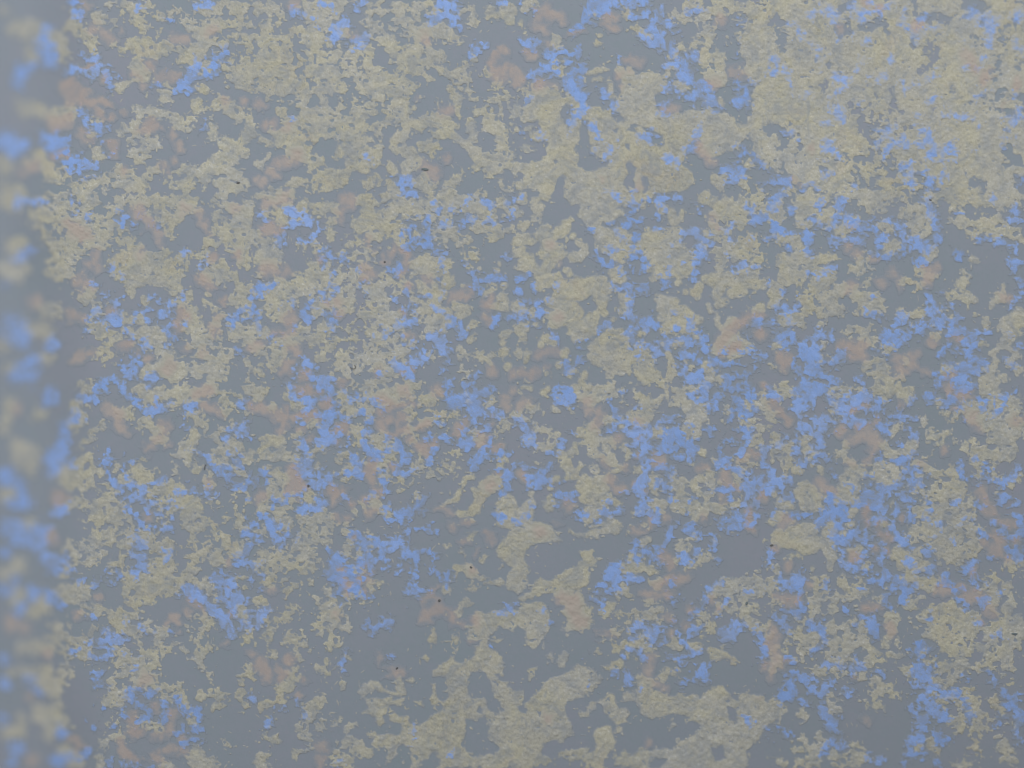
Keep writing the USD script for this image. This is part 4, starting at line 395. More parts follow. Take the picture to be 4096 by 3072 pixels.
b 185,103,3 183,106,3; p 185,92,4 187,97,3 192,105,4 195,110,3 188,110,3; b 193,120,2.5; p 200,118,4 210,120,4; b 203,125,3 205,130,3; b 187,128,3 180,128,2; b 215,112,3 218,118,3; b 213,105,2; b 217,128,4; p 190,140,5 198,145,5 200,138,4 195,132,4; p 212,135,4; p 205,152,4; b 210,145,3 215,150,3 215,140,3; b 193,152,2; g 185,145,4
b 5,112,3 10,110,2; c 5,118,4 10,115,4; p 15,118,4 12,122,3; b 23,113,3 30,113,3 35,114,2; p 20,122,4; c 20,128,6 30,127,6 38,125,5; c 10,130,5 5,137,4 15,135,5 25,137,6 35,137,6 45,137,5 30,143,4 40,142,4; c 50,130,4 55,122,4 52,142,5 55,150,4 53,157,2; b 45,120,3 50,113,4 55,110,4 62,112,5 65,118,4 60,122,4; b 58,127,3 57,133,4 62,137,4 70,130,5 75,125,4 78,133,4; c 65,128,3; b 70,108,4; b 78,105,3; b 62,105,3; c 72,112,4 75,108,3; c 72,122,3; p 85,108,3 84,115,3 87,120,2; b 82,100,2; b 92,118,3 98,116,3
p 97,122,4 100,128,4 105,132,3; c 100,122,3; b 107,125,3 112,130,4 118,135,4 122,140,2; b 105,122,2; b 98,137,2; b 85,130,4 83,137,3
p 92,142,2; b 65,145,1; c 70,143,2 75,145,3 78,142,3; p 75,150,4 73,147,3; b 83,147,3 85,140,3; b 98,148,3 99,155,3 95,160,3; g 92,152,3; p 103,144,2; c 112,143,4 120,147,4 110,150,3 118,155,5 128,152,5 122,160,5 135,155,3; b 122,154,3 125,155,3; b 137,143,3 140,145,2; b 142,156,3; b 127,143,2; c 130,137,3
b 62,155,2 68,157,2 75,158,4 82,157,4 88,160,4; c 85,158,2.5; b 100,162,3; b 2,150,4; p 5,143,3; p 18,157,4; b 27,162,3; c 5,160,4; c 20,150,2 25,148,2; c 40,160,2; b 128,160,3; b 140,160,4; b 175,158,4 172,162,4; p 178,163,3; c 210,160,4 218,160,4; g 200,158,5; b 2,155,3
@3,0
b 10,8,8 5,12,6; b 28,15,6; c 15,18,7 12,22,5; b 42,15,5 52,23,4 47,20,4; c 35,25,8 28,30,6; b 17,30,6; p 12,42,6; p 22,45,4; c 50,42,6 55,45,5; c 30,62,8 20,62,5 45,60,4; p 40,68,5; b 2,73,5; b 3,92,5; c 25,82,6 12,85,4; c 40,88,9 48,92,6 52,85,5; b 27,91,3; b 37,99,4; p 27,104,4; c 48,100,6; c 35,120,7 45,125,8 55,128,6 42,135,6 48,112,5; c 17,124,5; c 8,135,5 20,135,4; b 2,125,4; b 53,135,4 57,138,3; p 65,145,6 70,150,4; c 62,162,5 58,150,6 70,163,4; b 18,148,3 22,153,3; b 10,146,3; b 73,155,5 75,152,4; b 60,157,6 50,160,6; p 30,160,5; b 15,155,3; b 10,162,3
c 52,15,4 60,12,5 68,10,5 75,10,4 72,17,5 65,20,4 57,18,4; b 67,4,4 70,3,2; b 80,8,3; b 90,2,3 97,2,3 100,1,2
c 110,3,3 112,8,4 110,15,4 112,22,4 117,24,3; c 120,15,5 127,17,5 130,10,6 120,5,6 140,8,6 150,7,5 157,3,3 145,15,3; b 117,1,2; p 85,18,2
c 72,27,2 78,27,2.5 85,29,2.5 92,31,2 73,33,2; c 97,35,3 105,35,4 112,36,3 120,35,3 125,38,2 130,43,1.5; p 66,37,2 70,35,2; c 98,43,5 107,43,6 115,45,5 120,50,4 123,53,2 105,50,3; b 81,36,2; b 111,37,1.2; b 91,48,2 92,52,2.5 88,57,3 82,60,4 78,64,3 82,70,3 84,74,2; b 88,68,2.5 95,67,3 97,62,3 93,58,3; g 88,64,1.5; b 98,53,3 103,58,3 108,57,2.5 111,53,1.5 109,50,1; b 125,45,3.5 128,47,2 133,49,1.2; b 122,42,1.5; c 80,45,2 77,50,2; c 137,45,3 138,52,3 135,57,4 138,61,2
c 50,55,4 58,53,4 65,56,3 75,58,2; c 57,62,4 65,65,5 70,67,4 75,65,3; c 50,58,3 60,68,3; b 65,66,2.5 68,64,2
c 100,60,4 105,63,4 100,70,4 108,68,3 113,73,4 102,77,4; c 120,65,3 125,63,3 128,67,5 120,72,4 125,75,5 132,72,4 135,68,4 142,67,2.5 148,62,2.5 151,60,2.5; c 118,77,4 128,80,5 137,77,3; g 135,72,1.5; c 155,63,1.5 160,65,2; b 118,70,2 117,77,2 116,80,1; b 107,68,1; b 107,73,1
c 112,82,4 105,85,4 98,90,2.5; c 118,85,3 110,92,4 105,98,3.5 100,103,4 95,108,3.5; c 105,105,4 108,110,2; b 95,96,2; b 89,113,1.5
c 122,83,5 130,88,5 135,92,4 142,98,5 148,100,5 155,100,4 158,105,3 162,110,2; p 128,88,4 125,92,3; b 120,97,2; b 115,100,3 113,105,4 118,107,3 123,112,3 128,115,3 127,120,2.5 122,124,1.5 118,126,1.5; b 125,101,2.5 132,102,2; b 107,115,2 108,120,2; p 113,123,2 115,119,2; b 140,108,2 142,115,2.5 143,120,2 138,125,1.5; p 134,113,2.5; p 150,118,3; b 153,105,2 157,112,2.5 163,116,3 170,117,3 172,122,3; b 158,127,3 160,132,2.5; b 168,130,3 170,135,3; b 165,140,3 173,141,2.5; b 151,135,2; c 166,125,2; p 147,125,2 145,132,2 140,137,2.5 132,138,1.5; p 118,130,3 113,133,3 125,133,2.5; c 130,130,2 137,131,1.5; c 124,128,2; p 157,140,2.5; b 160,145,1.5
c 99,124,2 97,126,1.5; b 100,128,1.2; b 84,130,1; b 73,124,.8; c 95,138,3.5 102,137,4 107,138,2; c 90,143,2.5 87,149,1.2; p 105,143,2.5 107,150,2.5 113,155,3 120,158,1.5; p 145,150,2 153,150,2.5 160,151,2; p 132,155,2.5 137,158,3 140,162,3; p 136,152,1; c 168,150,2.5 172,157,4 168,162,4 178,162,5 187,160,3; c 165,155,3; c 145,164,4; c 87,158,4 86,164,4; b 95,164,3; b 108,162,1.5 115,164,2 123,163,1; b 134,163,2
b 85,82,2.5 84,90,2.5 84,96,2
c 177,36,3 177,43,3 173,50,3 170,56,2.5 167,60,1.5; c 183,40,1.2; c 168,68,4 173,65,4 172,72,3 176,78,1.5; c 180,58,1.5 183,62,1.5; c 181,83,1.2 183,90,1; c 183,100,1 178,104,1.5 172,104,1.5; c 188,100,2.5 192,104,4 190,110,2.5 186,113,1.5; c 161,39,2.5; p 150,36,3.5 153,40,1.5; p 144,41,2; p 162,30,2; p 155,48,1.5
b 147,50,1.2
c 170,5,4 177,10,3 180,13,2 185,18,2; c 165,2,3; b 158,12,4 165,13,4 170,17,4 176,22,3.5 180,28,3 185,32,4 193,37,4 195,45,4 200,49,3; b 185,3,3 192,5,4 200,8,4 195,12,3 194,20,3; b 203,17,4 208,22,4 200,25,4; b 213,20,3; b 200,30,3 208,28,3 205,35,4 213,40,4 218,45,3; b 217,35,3; p 165,20,2 170,25,2.5 175,30,2; p 198,10,2; c 209,30,3 211,36,2; p 200,32,2; c 207,3,2 209,8,1; b 218,8,2
c 217,50,2 216,56,1.5; c 215,83,3 212,90,4 213,97,3 210,103,2 211,112,1.5; b 219,105,1.5; p 218,68,1.5; c 197,145,2.5 200,148,2; p 195,58,1.5
@3,1
b 3,10,1.5; c 10,3,2.5 11,7,1.5; c 23,2,2 28,6,3 33,8,3.5 32,12,2 26,14,1.5; p 14,12,3; c 5,24,3 4,21,2; c 48,3,1.2; c 60,13,1
c 77,20,4 83,18,4 88,20,3; c 65,22,3 62,28,4 68,27,4 72,27,3; b 67,3,4 75,2,4 85,2,5 92,2,2; b 70,8,4 70,15,4 75,18,4; b 82,12,4 87,10,4 90,15,3 93,20,3.5 97,20,2 92,27,1.8 91,31,1; p 75,5,3 80,10,4 78,16,3; p 88,4,2 98,4,1.5; c 60,35,3.5 57,40,3 54,44,2; p 68,32,2.5; c 67,36,2.5 68,42,2.5 66,50,2 64,56,1.5 62,62,1; c 70,57,1; p 95,13,2
c 100,12,1.5 103,8,2 108,6,2.5 113,7,1.5 111,15,1; c 98,28,3 103,30,2 105,33,1; c 90,33,3.5 84,33,3.5 80,38,3 79,45,1.5 83,46,1
b 96,43,3 100,48,3 100,42,3.5 107,42,4 112,38,4 117,36,3 116,41,3
c 50,20,2 54,18,1; c 49,28,1 51,25,1; b 138,9,1.5 142,11,1; b 131,13,2 136,17,2.5; b 146,11,3 150,13,2; b 130,20,1 132,22,1.2
b 3,35,4 6,33,4 3,43,3; b 10,30,1.2; c 12,33,1; c 15,40,3 20,40,3 25,37,2.5 30,35,2 32,29,1.5; c 13,48,2 12,55,1.5; c 10,42,2
c 30,52,3 35,52,3 40,53,2; c 34,60,2.5 34,65,2.5 37,70,2; c 28,58,1.5; c 40,60,1 43,63,2; c 15,68,2 12,67,1.5; p 30,68,1 28,74,1.5; p 20,80,3 25,83,3 22,88,3; p 3,74,3 6,80,4 9,86,4 12,91,1.5; c 32,82,2 31,88,2.5 28,94,2.5 22,98,2.5 22,105,2; c 17,98,2; c 37,88,1.5; c 13,108,2 8,113,2 3,113,2; c 10,120,.8; p 42,90,2.5; p 38,102,1.8; b 18,115,1.5; b 25,116,1.5; b 37,109,1
b 10,128,2.5 13,127,2; c 8,135,2.5 10,140,2 17,142,2.5 12,142,2; c 5,155,3 8,162,4 3,163,3; c 55,108,4 50,112,3.5 57,110,3; c 48,117,2.5 44,125,3 40,131,2.5; b 41,119,1.5 44,122,1.5; c 42,137,1.5 45,142,1.5 43,148,1; c 33,149,1.5 36,155,1.5; c 53,133,1.5 56,130,1; c 68,124,2 69,128,1; c 73,124,1; c 75,96,1.5 74,93,1.5
c 61,77,1.8 60,85,1.5; c 67,79,1.5 71,77,1.5; b 77,66,1.8 76,70,1.2 73,75,2.5 76,79,1.2; c 53,80,1.5; c 80,71,1; c 86,70,1; p 106,68,2.5 106,74,1.5; b 116,73,1.2; c 89,74,1
p 143,8,3 150,7,3 158,6,2; c 178,22,3 183,20,3 180,27,3 185,27,3; p 147,18,4 145,22,4 144,30,4 146,38,3 142,40,2; p 153,20,4 157,28,4 162,30,4 152,38,3 157,35,3; g 148,25,2; p 172,27,2.5 170,20,1.5; p 172,33,4 175,38,4 168,42,2.5; p 180,42,3 178,30,3; g 160,40,3; p 155,43,1 159,46,1.5; b 165,4,3 165,0,4 165,7,2; c 163,10,2; c 175,3,2 173,8,2; c 190,10,2; c 183,13,1.5; c 178,2,2 187,0,2 195,2,2 200,5,3 208,5,3.5 215,8,3 218,3,3
c 193,33,3 200,32,4 208,32,4 215,33,4 205,40,4 215,42,3; p 192,35,3; p 188,40,3 190,42,3; c 200,47,3 198,42,3; p 190,50,4 185,52,3; b 213,27,4 218,28,3; c 205,53,3 210,55,3; c 197,57,3 195,62,2.5; b 201,64,1.2; c 212,52,2
c 153,49,1.2 153,55,3; c 142,72,1.5 147,72,3; c 172,50,2 173,56,2 173,62,1.5; c 135,90,3 132,91,2
p 115,80,2.5 120,83,4 123,87,3; c 127,83,3 130,87,1.5; c 112,89,1; c 125,93,3 127,98,3 125,101,1.5; c 91,93,2 91,98,2.5 92,103,2; c 100,92,3.5 105,92,3; c 100,97,3 107,96,2 113,98,2 118,100,2; c 116,104,2; c 97,106,2 102,108,3 108,106,2.5; c 113,110,3 120,108,3 127,107,2; c 125,111,1.5; c 100,117,3 95,119,2; c 105,113,3; c 107,120,4 108,126,4 112,118,3; c 120,122,3.5 128,123,3 130,128,4; c 105,130,1
c 152,94,2.5 153,102,2.5 155,110,3 161,112,2; c 140,111,2 145,113,1
c 170,70,3 165,75,4 158,80,4 155,86,3 165,82,4 172,85,5 178,78,5 185,76,5 190,72,4 195,68,5 202,70,5 208,75,5 212,82,3; c 205,82,3; c 172,92,6 175,100,6 172,108,6; c 180,103,4 182,92,3; c 205,88,4 210,93,4 215,97,5 213,105,5 218,110,5; c 172,118,7 162,120,4; c 180,115,6 188,115,4; c 155,125,4 148,128,4 140,130,3; c 165,128,7 178,125,5; c 158,135,7 148,138,6 138,138,4; c 168,138,6 142,145,6; c 155,145,7 168,145,5 175,140,4; c 132,148,5; c 195,108,3 198,115,3 203,120,3; c 205,128,5 213,122,5 215,132,5 205,138,4 218,140,3; b 135,136,2.5; b 168,151,2; b 120,149,2
c 112,140,5 105,140,4 120,140,4 128,142,5; c 103,145,3; c 118,148,4 115,155,3; c 98,138,2.5; c 125,160,2
c 83,130,2 81,135,2 82,142,4 78,147,4 88,143,4; c 75,152,4 70,160,4; c 93,148,3 98,152,2 95,158,1; c 65,160,2; c 78,162,4; b 71,163,2; p 57,147,3 63,150,2; p 57,158,3 55,163,3; c 105,163,2
c 135,160,4 143,158,3; c 160,160,5 170,158,6 178,155,4; c 185,160,5 195,157,5 205,155,4 215,155,4; c 190,163,5
@3,2
c 5,5,6 10,8,4 3,11,3; c 25,4,4 22,10,4 28,10,4; c 33,4,1.5 35,12,4; c 45,5,5 55,4,6 62,5,4 48,12,4; c 18,14,3 12,17,2 7,20,1.5; c 65,32,4 65,38,3; c 48,42,3 47,48,2; c 50,20,5 58,26,5 60,34,6; p 38,19,4 42,22,3; p 48,20,5 55,20,5 58,25,4; p 52,30,5 60,32,5 55,38,6 52,42,4; p 63,14,1.5
c 10,32,5 18,28,5 25,30,5 20,37,6 28,38,4 12,42,5 5,40,4 25,45,4 18,50,4; b 27,33,2.5; b 33,40,1.5; b 1,30,2.5; c 13,53,2.5 20,58,4 15,56,3; b 25,52,2 28,49,1.5; b 32,52,1.5; c 26,61,1
c 39,36,1.5; c 37,50,1.2
b 83,2,4 90,5,3 87,8,3 92,12,3.5 82,13,2; b 100,1,4 108,3,2; g 84,8,2.5; c 93,14,2 98,13,3 102,17,2; c 92,19,1.5; b 73,15,1; b 72,21,2 77,23,2 79,27,1.2
c 82,28,3 88,26,2.5 79,32,2.5; c 92,31,1.5 97,33,1.5 102,34,2.5 108,32,3.5 115,28,4 122,28,4 128,30,4 118,34,4 125,36,3; c 112,38,3; c 98,38,3 97,42,2.5 100,45,1; p 135,37,2.5
c 120,6,4 127,4,3; p 115,15,2.5 122,16,3 130,15,3 138,15,2; p 125,8,4 135,5,4 145,3,4 152,1,2; b 136,5,2 138,8,2; b 137,23,2 141,22,1.5
p 72,49,2 78,50,2 85,50,2; c 88,48,2.5 95,47,2; c 88,57,4 93,58,4 85,55,2; c 90,65,1.5; p 60,66,2; c 77,64,1.5 78,67,1
b 108,45,4 112,43,4 118,48,4 122,45,4 127,47,3; b 105,55,3 115,53,4 122,55,4; b 102,62,3 110,67,3; b 128,58,3 132,55,2.5; c 110,59,5 118,53,2; c 118,63,3; p 120,72,4 118,78,3 117,85,3; b 95,70,1.5 98,73,1; c 100,70,1.5; c 107,72,1; b 113,70,2; b 135,71,2
c 88,78,2 93,77,3; c 80,79,1 84,80,1; b 90,85,2.5; b 97,83,1 99,88,2 101,93,2.5
c 140,58,4 145,60,4; b 145,50,2 148,55,2.5 152,60,2.5; c 155,60,2.5 162,62,2.5; b 158,65,3 163,67,3; p 138,48,2; c 142,73,1.5; b 148,72,2.5 140,72,2; b 143,79,1.5
p 155,29,3.5; b 160,27,2 158,33,2; b 157,45,4 155,48,3; p 150,44,2; c 165,35,3 168,42,4 172,48,2; b 136,41,1.2
c 165,52,1.5; b 166,78,4 163,82,4 160,86,3 153,89,2; b 167,88,3; b 145,95,2 147,92,2
c 175,15,4 185,8,4 190,15,5 200,10,6 210,5,5 195,22,6 205,18,5 215,12,4; c 188,25,4 200,30,5 210,27,4; c 180,22,3 178,30,3; c 205,37,3 212,42,2; b 168,18,2 170,12,2 177,7,2 182,6,2; b 185,22,2.5; p 178,27,2; p 172,20,2; b 178,36,2; b 205,14,1.5; b 218,10,2
b 180,50,2.5 185,48,4 192,45,4 195,42,3 183,55,3 190,54,3; b 200,40,2; b 213,50,3 217,57,3.5 217,65,3; c 218,45,3; p 217,78,3
c 171,64,1.5 178,66,1.5 183,68,1.5 190,71,1.5 195,74,1.2; c 181,62,1
c 17,83,2.5 17,88,2 20,82,1 22,78,.8; c 33,69,3 35,72,2; c 45,68,2 45,75,3 42,78,2 38,77,2; c 41,84,.8 36,88,1; c 55,75,2; b 58,76,1.5
c 55,82,4 62,82,4 68,85,4 72,90,3 75,89,1.5; c 62,90,5 68,95,4; c 55,92,5 45,92,5 38,93,4 32,95,4; c 48,100,6 58,102,5; c 35,102,5 27,100,3 25,107,4 40,110,6 48,112,4 30,115,5 18,112,4 14,115,2; c 38,120,5 48,122,4 25,122,5 12,120,4 5,118,3; c 5,128,5 12,135,5 20,140,5 30,132,4 40,130,4; c 10,148,5 20,152,5 28,158,3; p 58,107,3; p 30,125,3; b 66,93,2; c 5,105,4 7,108,4
c 110,88,3 115,92,3 120,92,3; c 113,98,3 112,107,5 115,115,5 122,110,5 127,115,5 120,120,3; p 118,85,2; p 133,98,3; b 113,99,1.5; c 130,88,3 135,82,2.5; c 140,85,3; g 125,98,2; p 125,93,2
c 83,108,4 88,112,3; c 85,105,3 78,110,3; p 60,113,3; c 68,115,3 63,117,3 70,112,3; c 90,120,3 98,118,3 95,123,3; c 98,105,3 103,104,3; c 93,133,2; c 75,135,4 82,135,5 85,143,4 78,142,4; c 80,155,2 76,148,2
c 62,152,3 65,155,3; c 97,155,3 100,160,4 93,160,3
c 145,105,3 150,110,4 158,108,5 155,115,4 165,115,4 170,120,4 175,125,4 180,130,4; c 165,125,3; c 145,115,3; c 175,100,3 182,108,4 187,112,4; c 178,97,2; c 200,105,4 208,108,5 215,108,4; c 205,115,3 215,118,4; b 203,125,3 202,120,2; p 212,107,2; c 197,118,2 200,130,3; c 140,130,2 138,133,2; c 147,140,3 150,145,3; c 163,140,3 170,135,3 175,140,4 170,147,3; c 185,133,4 190,140,4 195,135,4 205,135,4 200,145,4 195,150,4; c 210,132,4; p 138,162,3; p 118,145,2; c 112,150,2 115,155,2; c 172,155,3 160,152,2
@3,3
c 5,3,3 3,15,3; b 12,5,4 17,10,4 22,5,5 28,3,4 25,14,3 10,2,2; c 40,3,3 42,10,5 40,17,4 47,15,4 47,3,3; b 48,8,2 50,13,1.5; p 35,8,2.5; p 8,18,3 18,20,4 25,20,4; c 8,23,2; b 15,30,4 20,33,3 28,32,3 30,25,3; b 5,37,3 15,38,3 18,45,4
c 40,25,4 42,30,3 38,35,2.5; c 64,2,2 67,8,2 70,15,2; c 75,10,2 80,8,4 83,12,4 77,15,4 70,17,2; b 80,10,1.2; c 83,20,2; c 59,17,1.5 60,24,2 57,28,1.5; b 67,22,2.5 66,28,3; c 77,28,1.5; c 75,35,2 72,40,1
c 120,2,4 130,4,4 140,3,4 145,8,4 132,8,4; b 95,3,4 105,2,5 112,5,4 118,8,4 117,15,4 125,10,3 117,20,3; b 108,8,4; b 90,2,3 85,0,3; b 105,15,2.5 102,20,2 105,25,3 107,30,2.5; c 93,19,1.5 100,17,2; c 118,25,2 125,25,3 130,22,2 135,20,1; c 125,18,2; g 105,7,3
b 152,3,4 157,6,2; b 127,8,2; p 150,8,4 145,13,3 155,13,3 165,12,4 170,15,3; b 165,15,3 160,13,2; b 165,23,4 170,28,3 163,20,2; p 175,18,4 178,13,4 187,20,3; c 193,5,2 198,3,2; c 190,10,3 195,15,3 195,22,4 200,28,4 208,27,4 208,33,2; b 183,22,3 187,18,2; p 190,28,4 195,27,3; b 178,3,3 182,8,2; g 203,22,3 205,18,3; b 201,13,2.5; c 207,10,3 210,17,2.5 212,23,2; p 195,32,3
p 85,28,3 95,28,3; b 82,38,2.5 88,36,3 92,42,4 90,48,3.5 95,55,2; b 78,42,2; c 83,46,3; c 87,57,4 83,57,3; c 103,37,3 107,35,3 113,37,2.5 108,45,3.5 104,50,2.5 102,58,2 102,65,1.5; c 111,55,2 113,61,1.5; p 105,42,3 107,48,3
b 36,42,2.5 42,43,3 47,43,2.5 47,52,2.5 48,57,2; c 40,50,3 42,55,2; c 28,40,1.5 28,47,2 30,52,2; c 20,57,5 28,57,5 35,60,4 22,65,5 32,66,4; b 42,60,3 40,65,3; c 53,45,3 58,47,4 65,47,4 70,53,4 72,60,4 68,68,4 62,70,4 55,65,5 60,58,6 52,58,3
b 18,70,3 20,75,2; c 3,55,4 8,68,4 3,80,4; p 5,50,5 3,60,5 8,70,5 10,78,4; p 15,72,3; p 3,78,4 3,90,2; b 55,77,3 47,75,2.5; b 62,77,3; c 55,80,2 60,83,3 63,85,3; c 40,80,2 45,83,2; b 80,77,4 75,80,3; b 15,85,3 22,82,3 25,88,4 35,90,4; c 75,75,2; c 85,75,4 92,72,5 97,75,3 90,67,3; c 105,68,2 110,69,3 115,70,2; c 118,78,2 122,83,3; b 93,85,3 97,86,2; b 70,82,2; c 80,85,2; p 75,88,2
b 17,95,3 20,102,4 12,105,4; c 5,110,5 10,115,5 3,122,4 14,117,2; b 55,93,3 47,102,4 52,95,3; b 70,102,4 66,97,3; b 40,100,4 35,97,3; b 28,108,1.5 33,112,1.5; c 28,119,2.5; c 53,105,2 58,110,2 60,115,2; c 93,92,2 97,96,1.5 99,101,1.5 107,96,2; c 105,101,1.5 110,105,2.5; c 92,102,2 90,108,2.5 84,112,2; c 94,112,2.5 98,117,1.5; c 115,104,2; p 83,124,1.5; b 48,115,3 52,122,3 58,125,3 55,130,4 60,135,2; b 10,133,1.5 17,135,1.5
c 135,38,4 142,35,4 150,30,5 158,28,5 165,30,4 170,37,4 178,38,4; c 140,43,5 150,43,6 160,40,6 170,45,6 180,45,5; c 135,50,4 145,50,5 155,50,6 165,52,5 175,52,5; c 150,58,4 157,62,3 170,60,5 180,60,5; c 190,55,5 195,45,5 205,42,5 215,40,5 218,50,5 205,52,4; c 190,65,4 193,72,3 188,77,2 180,77,1.5; c 125,40,1.5 128,44,1.5; b 141,37,2.5; b 198,50,3 203,55,2; c 208,60,4 207,68,4 206,75,3; c 213,62,3; p 183,40,2; b 180,41,2
b 133,60,3.5 128,65,4 130,72,2.5; b 138,64,2; b 145,68,2; c 133,68,2; c 138,75,2
c 150,80,4 155,78,4 163,75,4 168,72,4 170,78,4 160,85,4 150,90,4 155,93,3; b 127,80,4 135,82,5 142,80,4 130,88,5 138,90,3; c 143,92,3; b 170,87,2 173,90,2; b 188,82,1.5; b 130,95,5 138,98,4 145,98,4 152,102,3 160,103,3 165,100,3; b 133,105,5 140,110,4; b 125,113,3.5 130,115,3; b 138,118,4 145,115,4 150,120,4; b 135,125,5 132,132,4 138,135,4; c 142,102,2 148,105,2.5 155,108,3 162,107,3; b 170,112,3 168,107,2; c 173,105,3 178,110,3 180,118,3 183,123,3 187,128,3 192,132,2; c 172,100,2; c 160,118,4 165,123,5 168,128,3 160,127,4; c 152,115,1.5; b 175,118,3; b 157,122,2
b 197,90,2.5 200,95,3 205,100,3.5 208,108,4 213,115,5 218,120,4; b 215,105,4; c 203,83,2; c 210,82,1.5; c 211,92,1.5; c 195,112,2 200,117,2.5; c 197,107,2; b 198,126,2; c 178,130,3 180,137,2; b 125,142,3.5 132,142,4 128,150,4 135,155,3; b 122,150,3; c 130,148,2.5; c 140,143,2 143,150,2; b 143,138,3 150,142,2 158,140,1.5; b 148,145,2
c 30,142,3 25,148,4 35,150,4 42,155,4 48,145,3 45,140,2; c 38,160,5 25,158,3; b 55,145,3 53,152,3; b 65,143,3 67,150,2; c 60,155,4 68,153,4 75,150,4 80,150,2 72,158,4 82,160,4 65,162,4; b 88,158,2; b 97,161,2.5; c 10,162,3; b 117,162,3; b 147,161,2.5; c 178,150,3 180,157,2.5 172,160,2.5 165,163,2; c 200,140,2 203,147,3.5 206,153,3 210,160,2.5; c 212,133,1.5; b 216,130,3 218,140,3; b 49,152,4
#1600,1840,7.565
G 17,20 38,10 44,22 52,24 60,17 70,14 75,25 82,28 90,24 100,36 117,34 121,45 106,60 100,70 105,80 110,95 0,95 0,46 15,35
C 54,20 58,18 61,20 63,25 66,22 70,20 72,23 71,28 70,32 76,32 80,35 83,40 86,43 80,43 74,44 69,45 67,48 66,52 68,56 68,62 66,68 62,70 58,69 55,66 57,61 60,57 57,55 52,51 51,48 53,45 56,41 58,37 54,36 51,34 52,30 50,27 51,25 54,23; P 70,36 75,34 79,37 78,41 72,41; G 62,35 66,35 67,36 64,36; B 51,29 53,28 56,31 54,33 52,32; B 59,32 64,30 68,28 69,29 67,32 62,33; B 69,22 71,22 71,24 69,24
C 44,65 47,63 50,64 53,62 56,64 55,67 50,66 46,66; C 35,61 40,60 43,61 46,63 44,64 40,62
C 38,15 40,14 43,15 46,11 50,8 54,10 55,14 50,17 46,20 43,24 41,28 38,30 32,30 29,29 31,26 35,26 38,23 39,20 38,17; P 44,12 50,9 53,13 48,17 44,16; P 33,31 38,31 40,33 36,35 33,34
P 16,27 20,24 24,24 27,26 29,29 26,29 23,27 18,28; C 23,23 26,21 29,20 31,15 34,11 35,12 33,16 32,19 30,22 26,23 24,24
P 26,34 29,33 31,37 29,39 26,38; C 35,41 39,37 42,38 39,41 36,43; P 42,38 46,36 50,39 51,44 48,46 45,44 44,40; P 30,43 35,41 37,44 32,45
C 23,45 27,44 26,46 24,47; C 30,49 34,47 34,50 31,50; P 39,50 41,47 41,51 39,53; C 42,53 45,50 47,51 44,55 42,54
C 32,55 36,54 40,57 43,60 38,62 35,61 34,58 31,59 30,63 28,62 30,58 27,57 28,54 30,55; P 36,55 40,56 42,60 37,60; C 35,68 40,67 43,67 41,69 38,69
C 63,74 67,71 70,70 71,66 74,62 76,64 79,65 83,63 85,60 90,58 94,56 96,52 95,49 99,49 102,48 104,53 103,56 100,56 100,63 99,67 95,69 92,70 98,70 97,75 101,80 102,84 100,88 96,90 92,89 88,92 86,90 88,86 89,83 86,81 86,77 84,72 80,71 76,71 72,72 67,74 64,75; P 81,71 85,70 95,70 97,75 96,80 100,84 99,88 95,90 91,88 90,84 87,80 86,76 82,77
C 62,79 66,76 70,76 75,76 78,79 79,84 79,90 76,95 68,95 66,90 62,87 60,90 55,89 52,87 49,91 46,95 36,95 36,89 40,87 38,82 41,80 46,81 50,80 54,81 58,80; B 53,79 56,76 60,77 60,81 54,82; B 75,79 78,81 76,83; P 36,82 42,80 44,85 40,90 37,87; B 79,84 81,86 79,87
P 10,74 14,71 18,70 22,72 24,77 28,79 31,77 30,84 34,86 35,89 30,87 26,89 25,84 24,80 22,85 20,87 15,86 10,86; C 32,75 36,73 39,75 38,78 34,79 31,83 29,80; G 13,76 16,75 16,77 14,78; G 18,84 23,83 26,86 22,89 19,87
P 17,68 21,65 23,66 20,68 18,70; C 22,66 26,66 27,69 24,71 22,70; C 17,91 18,89 20,93 20,97 15,97 16,93
B 0,29 5,29 7,26 11,21 13,19 14,21 12,24 13,29 9,28 6,31 3,33 0,33; B 6,34 13,35 13,37 8,36; B 15,34 17,34 17,38 15,37; B 18,36 21,37 20,39 18,38; B 2,36 5,37 4,39; B 0,42 4,43 3,46 10,48 14,47 13,50 9,53 8,58 8,62 6,60 7,55 6,52 3,50 0,60 0,55 1,50 0,48; B 15,48 17,49 17,51 15,51; B 18,50 20,52 18,53; B 15,56 17,56 17,59 15,58; B 20,60 24,59 27,61 25,66 23,64; B 3,68 7,70 9,73 6,72 4,71; B 5,65 9,66 12,69 16,69 14,71 10,69
C 75,22 79,19 82,23 81,27 78,28 76,25; C 68,17 71,17 70,20 68,19; P 81,32 85,32 86,34 82,35; P 86,26 89,22 94,23 90,27 87,28
C 89,36 93,39 99,38 106,37 110,34 113,31 117,33 116,39 112,38 108,39 104,41 99,41 94,41 90,38
B 105,66 108,63 110,58 115,55 116,59 120,62 125,62 123,65 117,65 115,70 109,70 107,68; G 109,65 111,64 112,67 110,68; B 102,73 106,75 109,77 107,79 104,76; C 105,80 110,76 114,77 116,80 111,80 108,83 106,82; C 116,80 124,80 127,79 127,84 122,85 119,89 117,86 119,83; P 102,90 108,91 114,91 117,92 112,93 104,92
#1400,2352,7.565
G 0,6 34,6 36,21 60,24 64,30 75,33 83,24 90,24 92,33 103,33 107,22 113,26 127,30 127,95 0,95
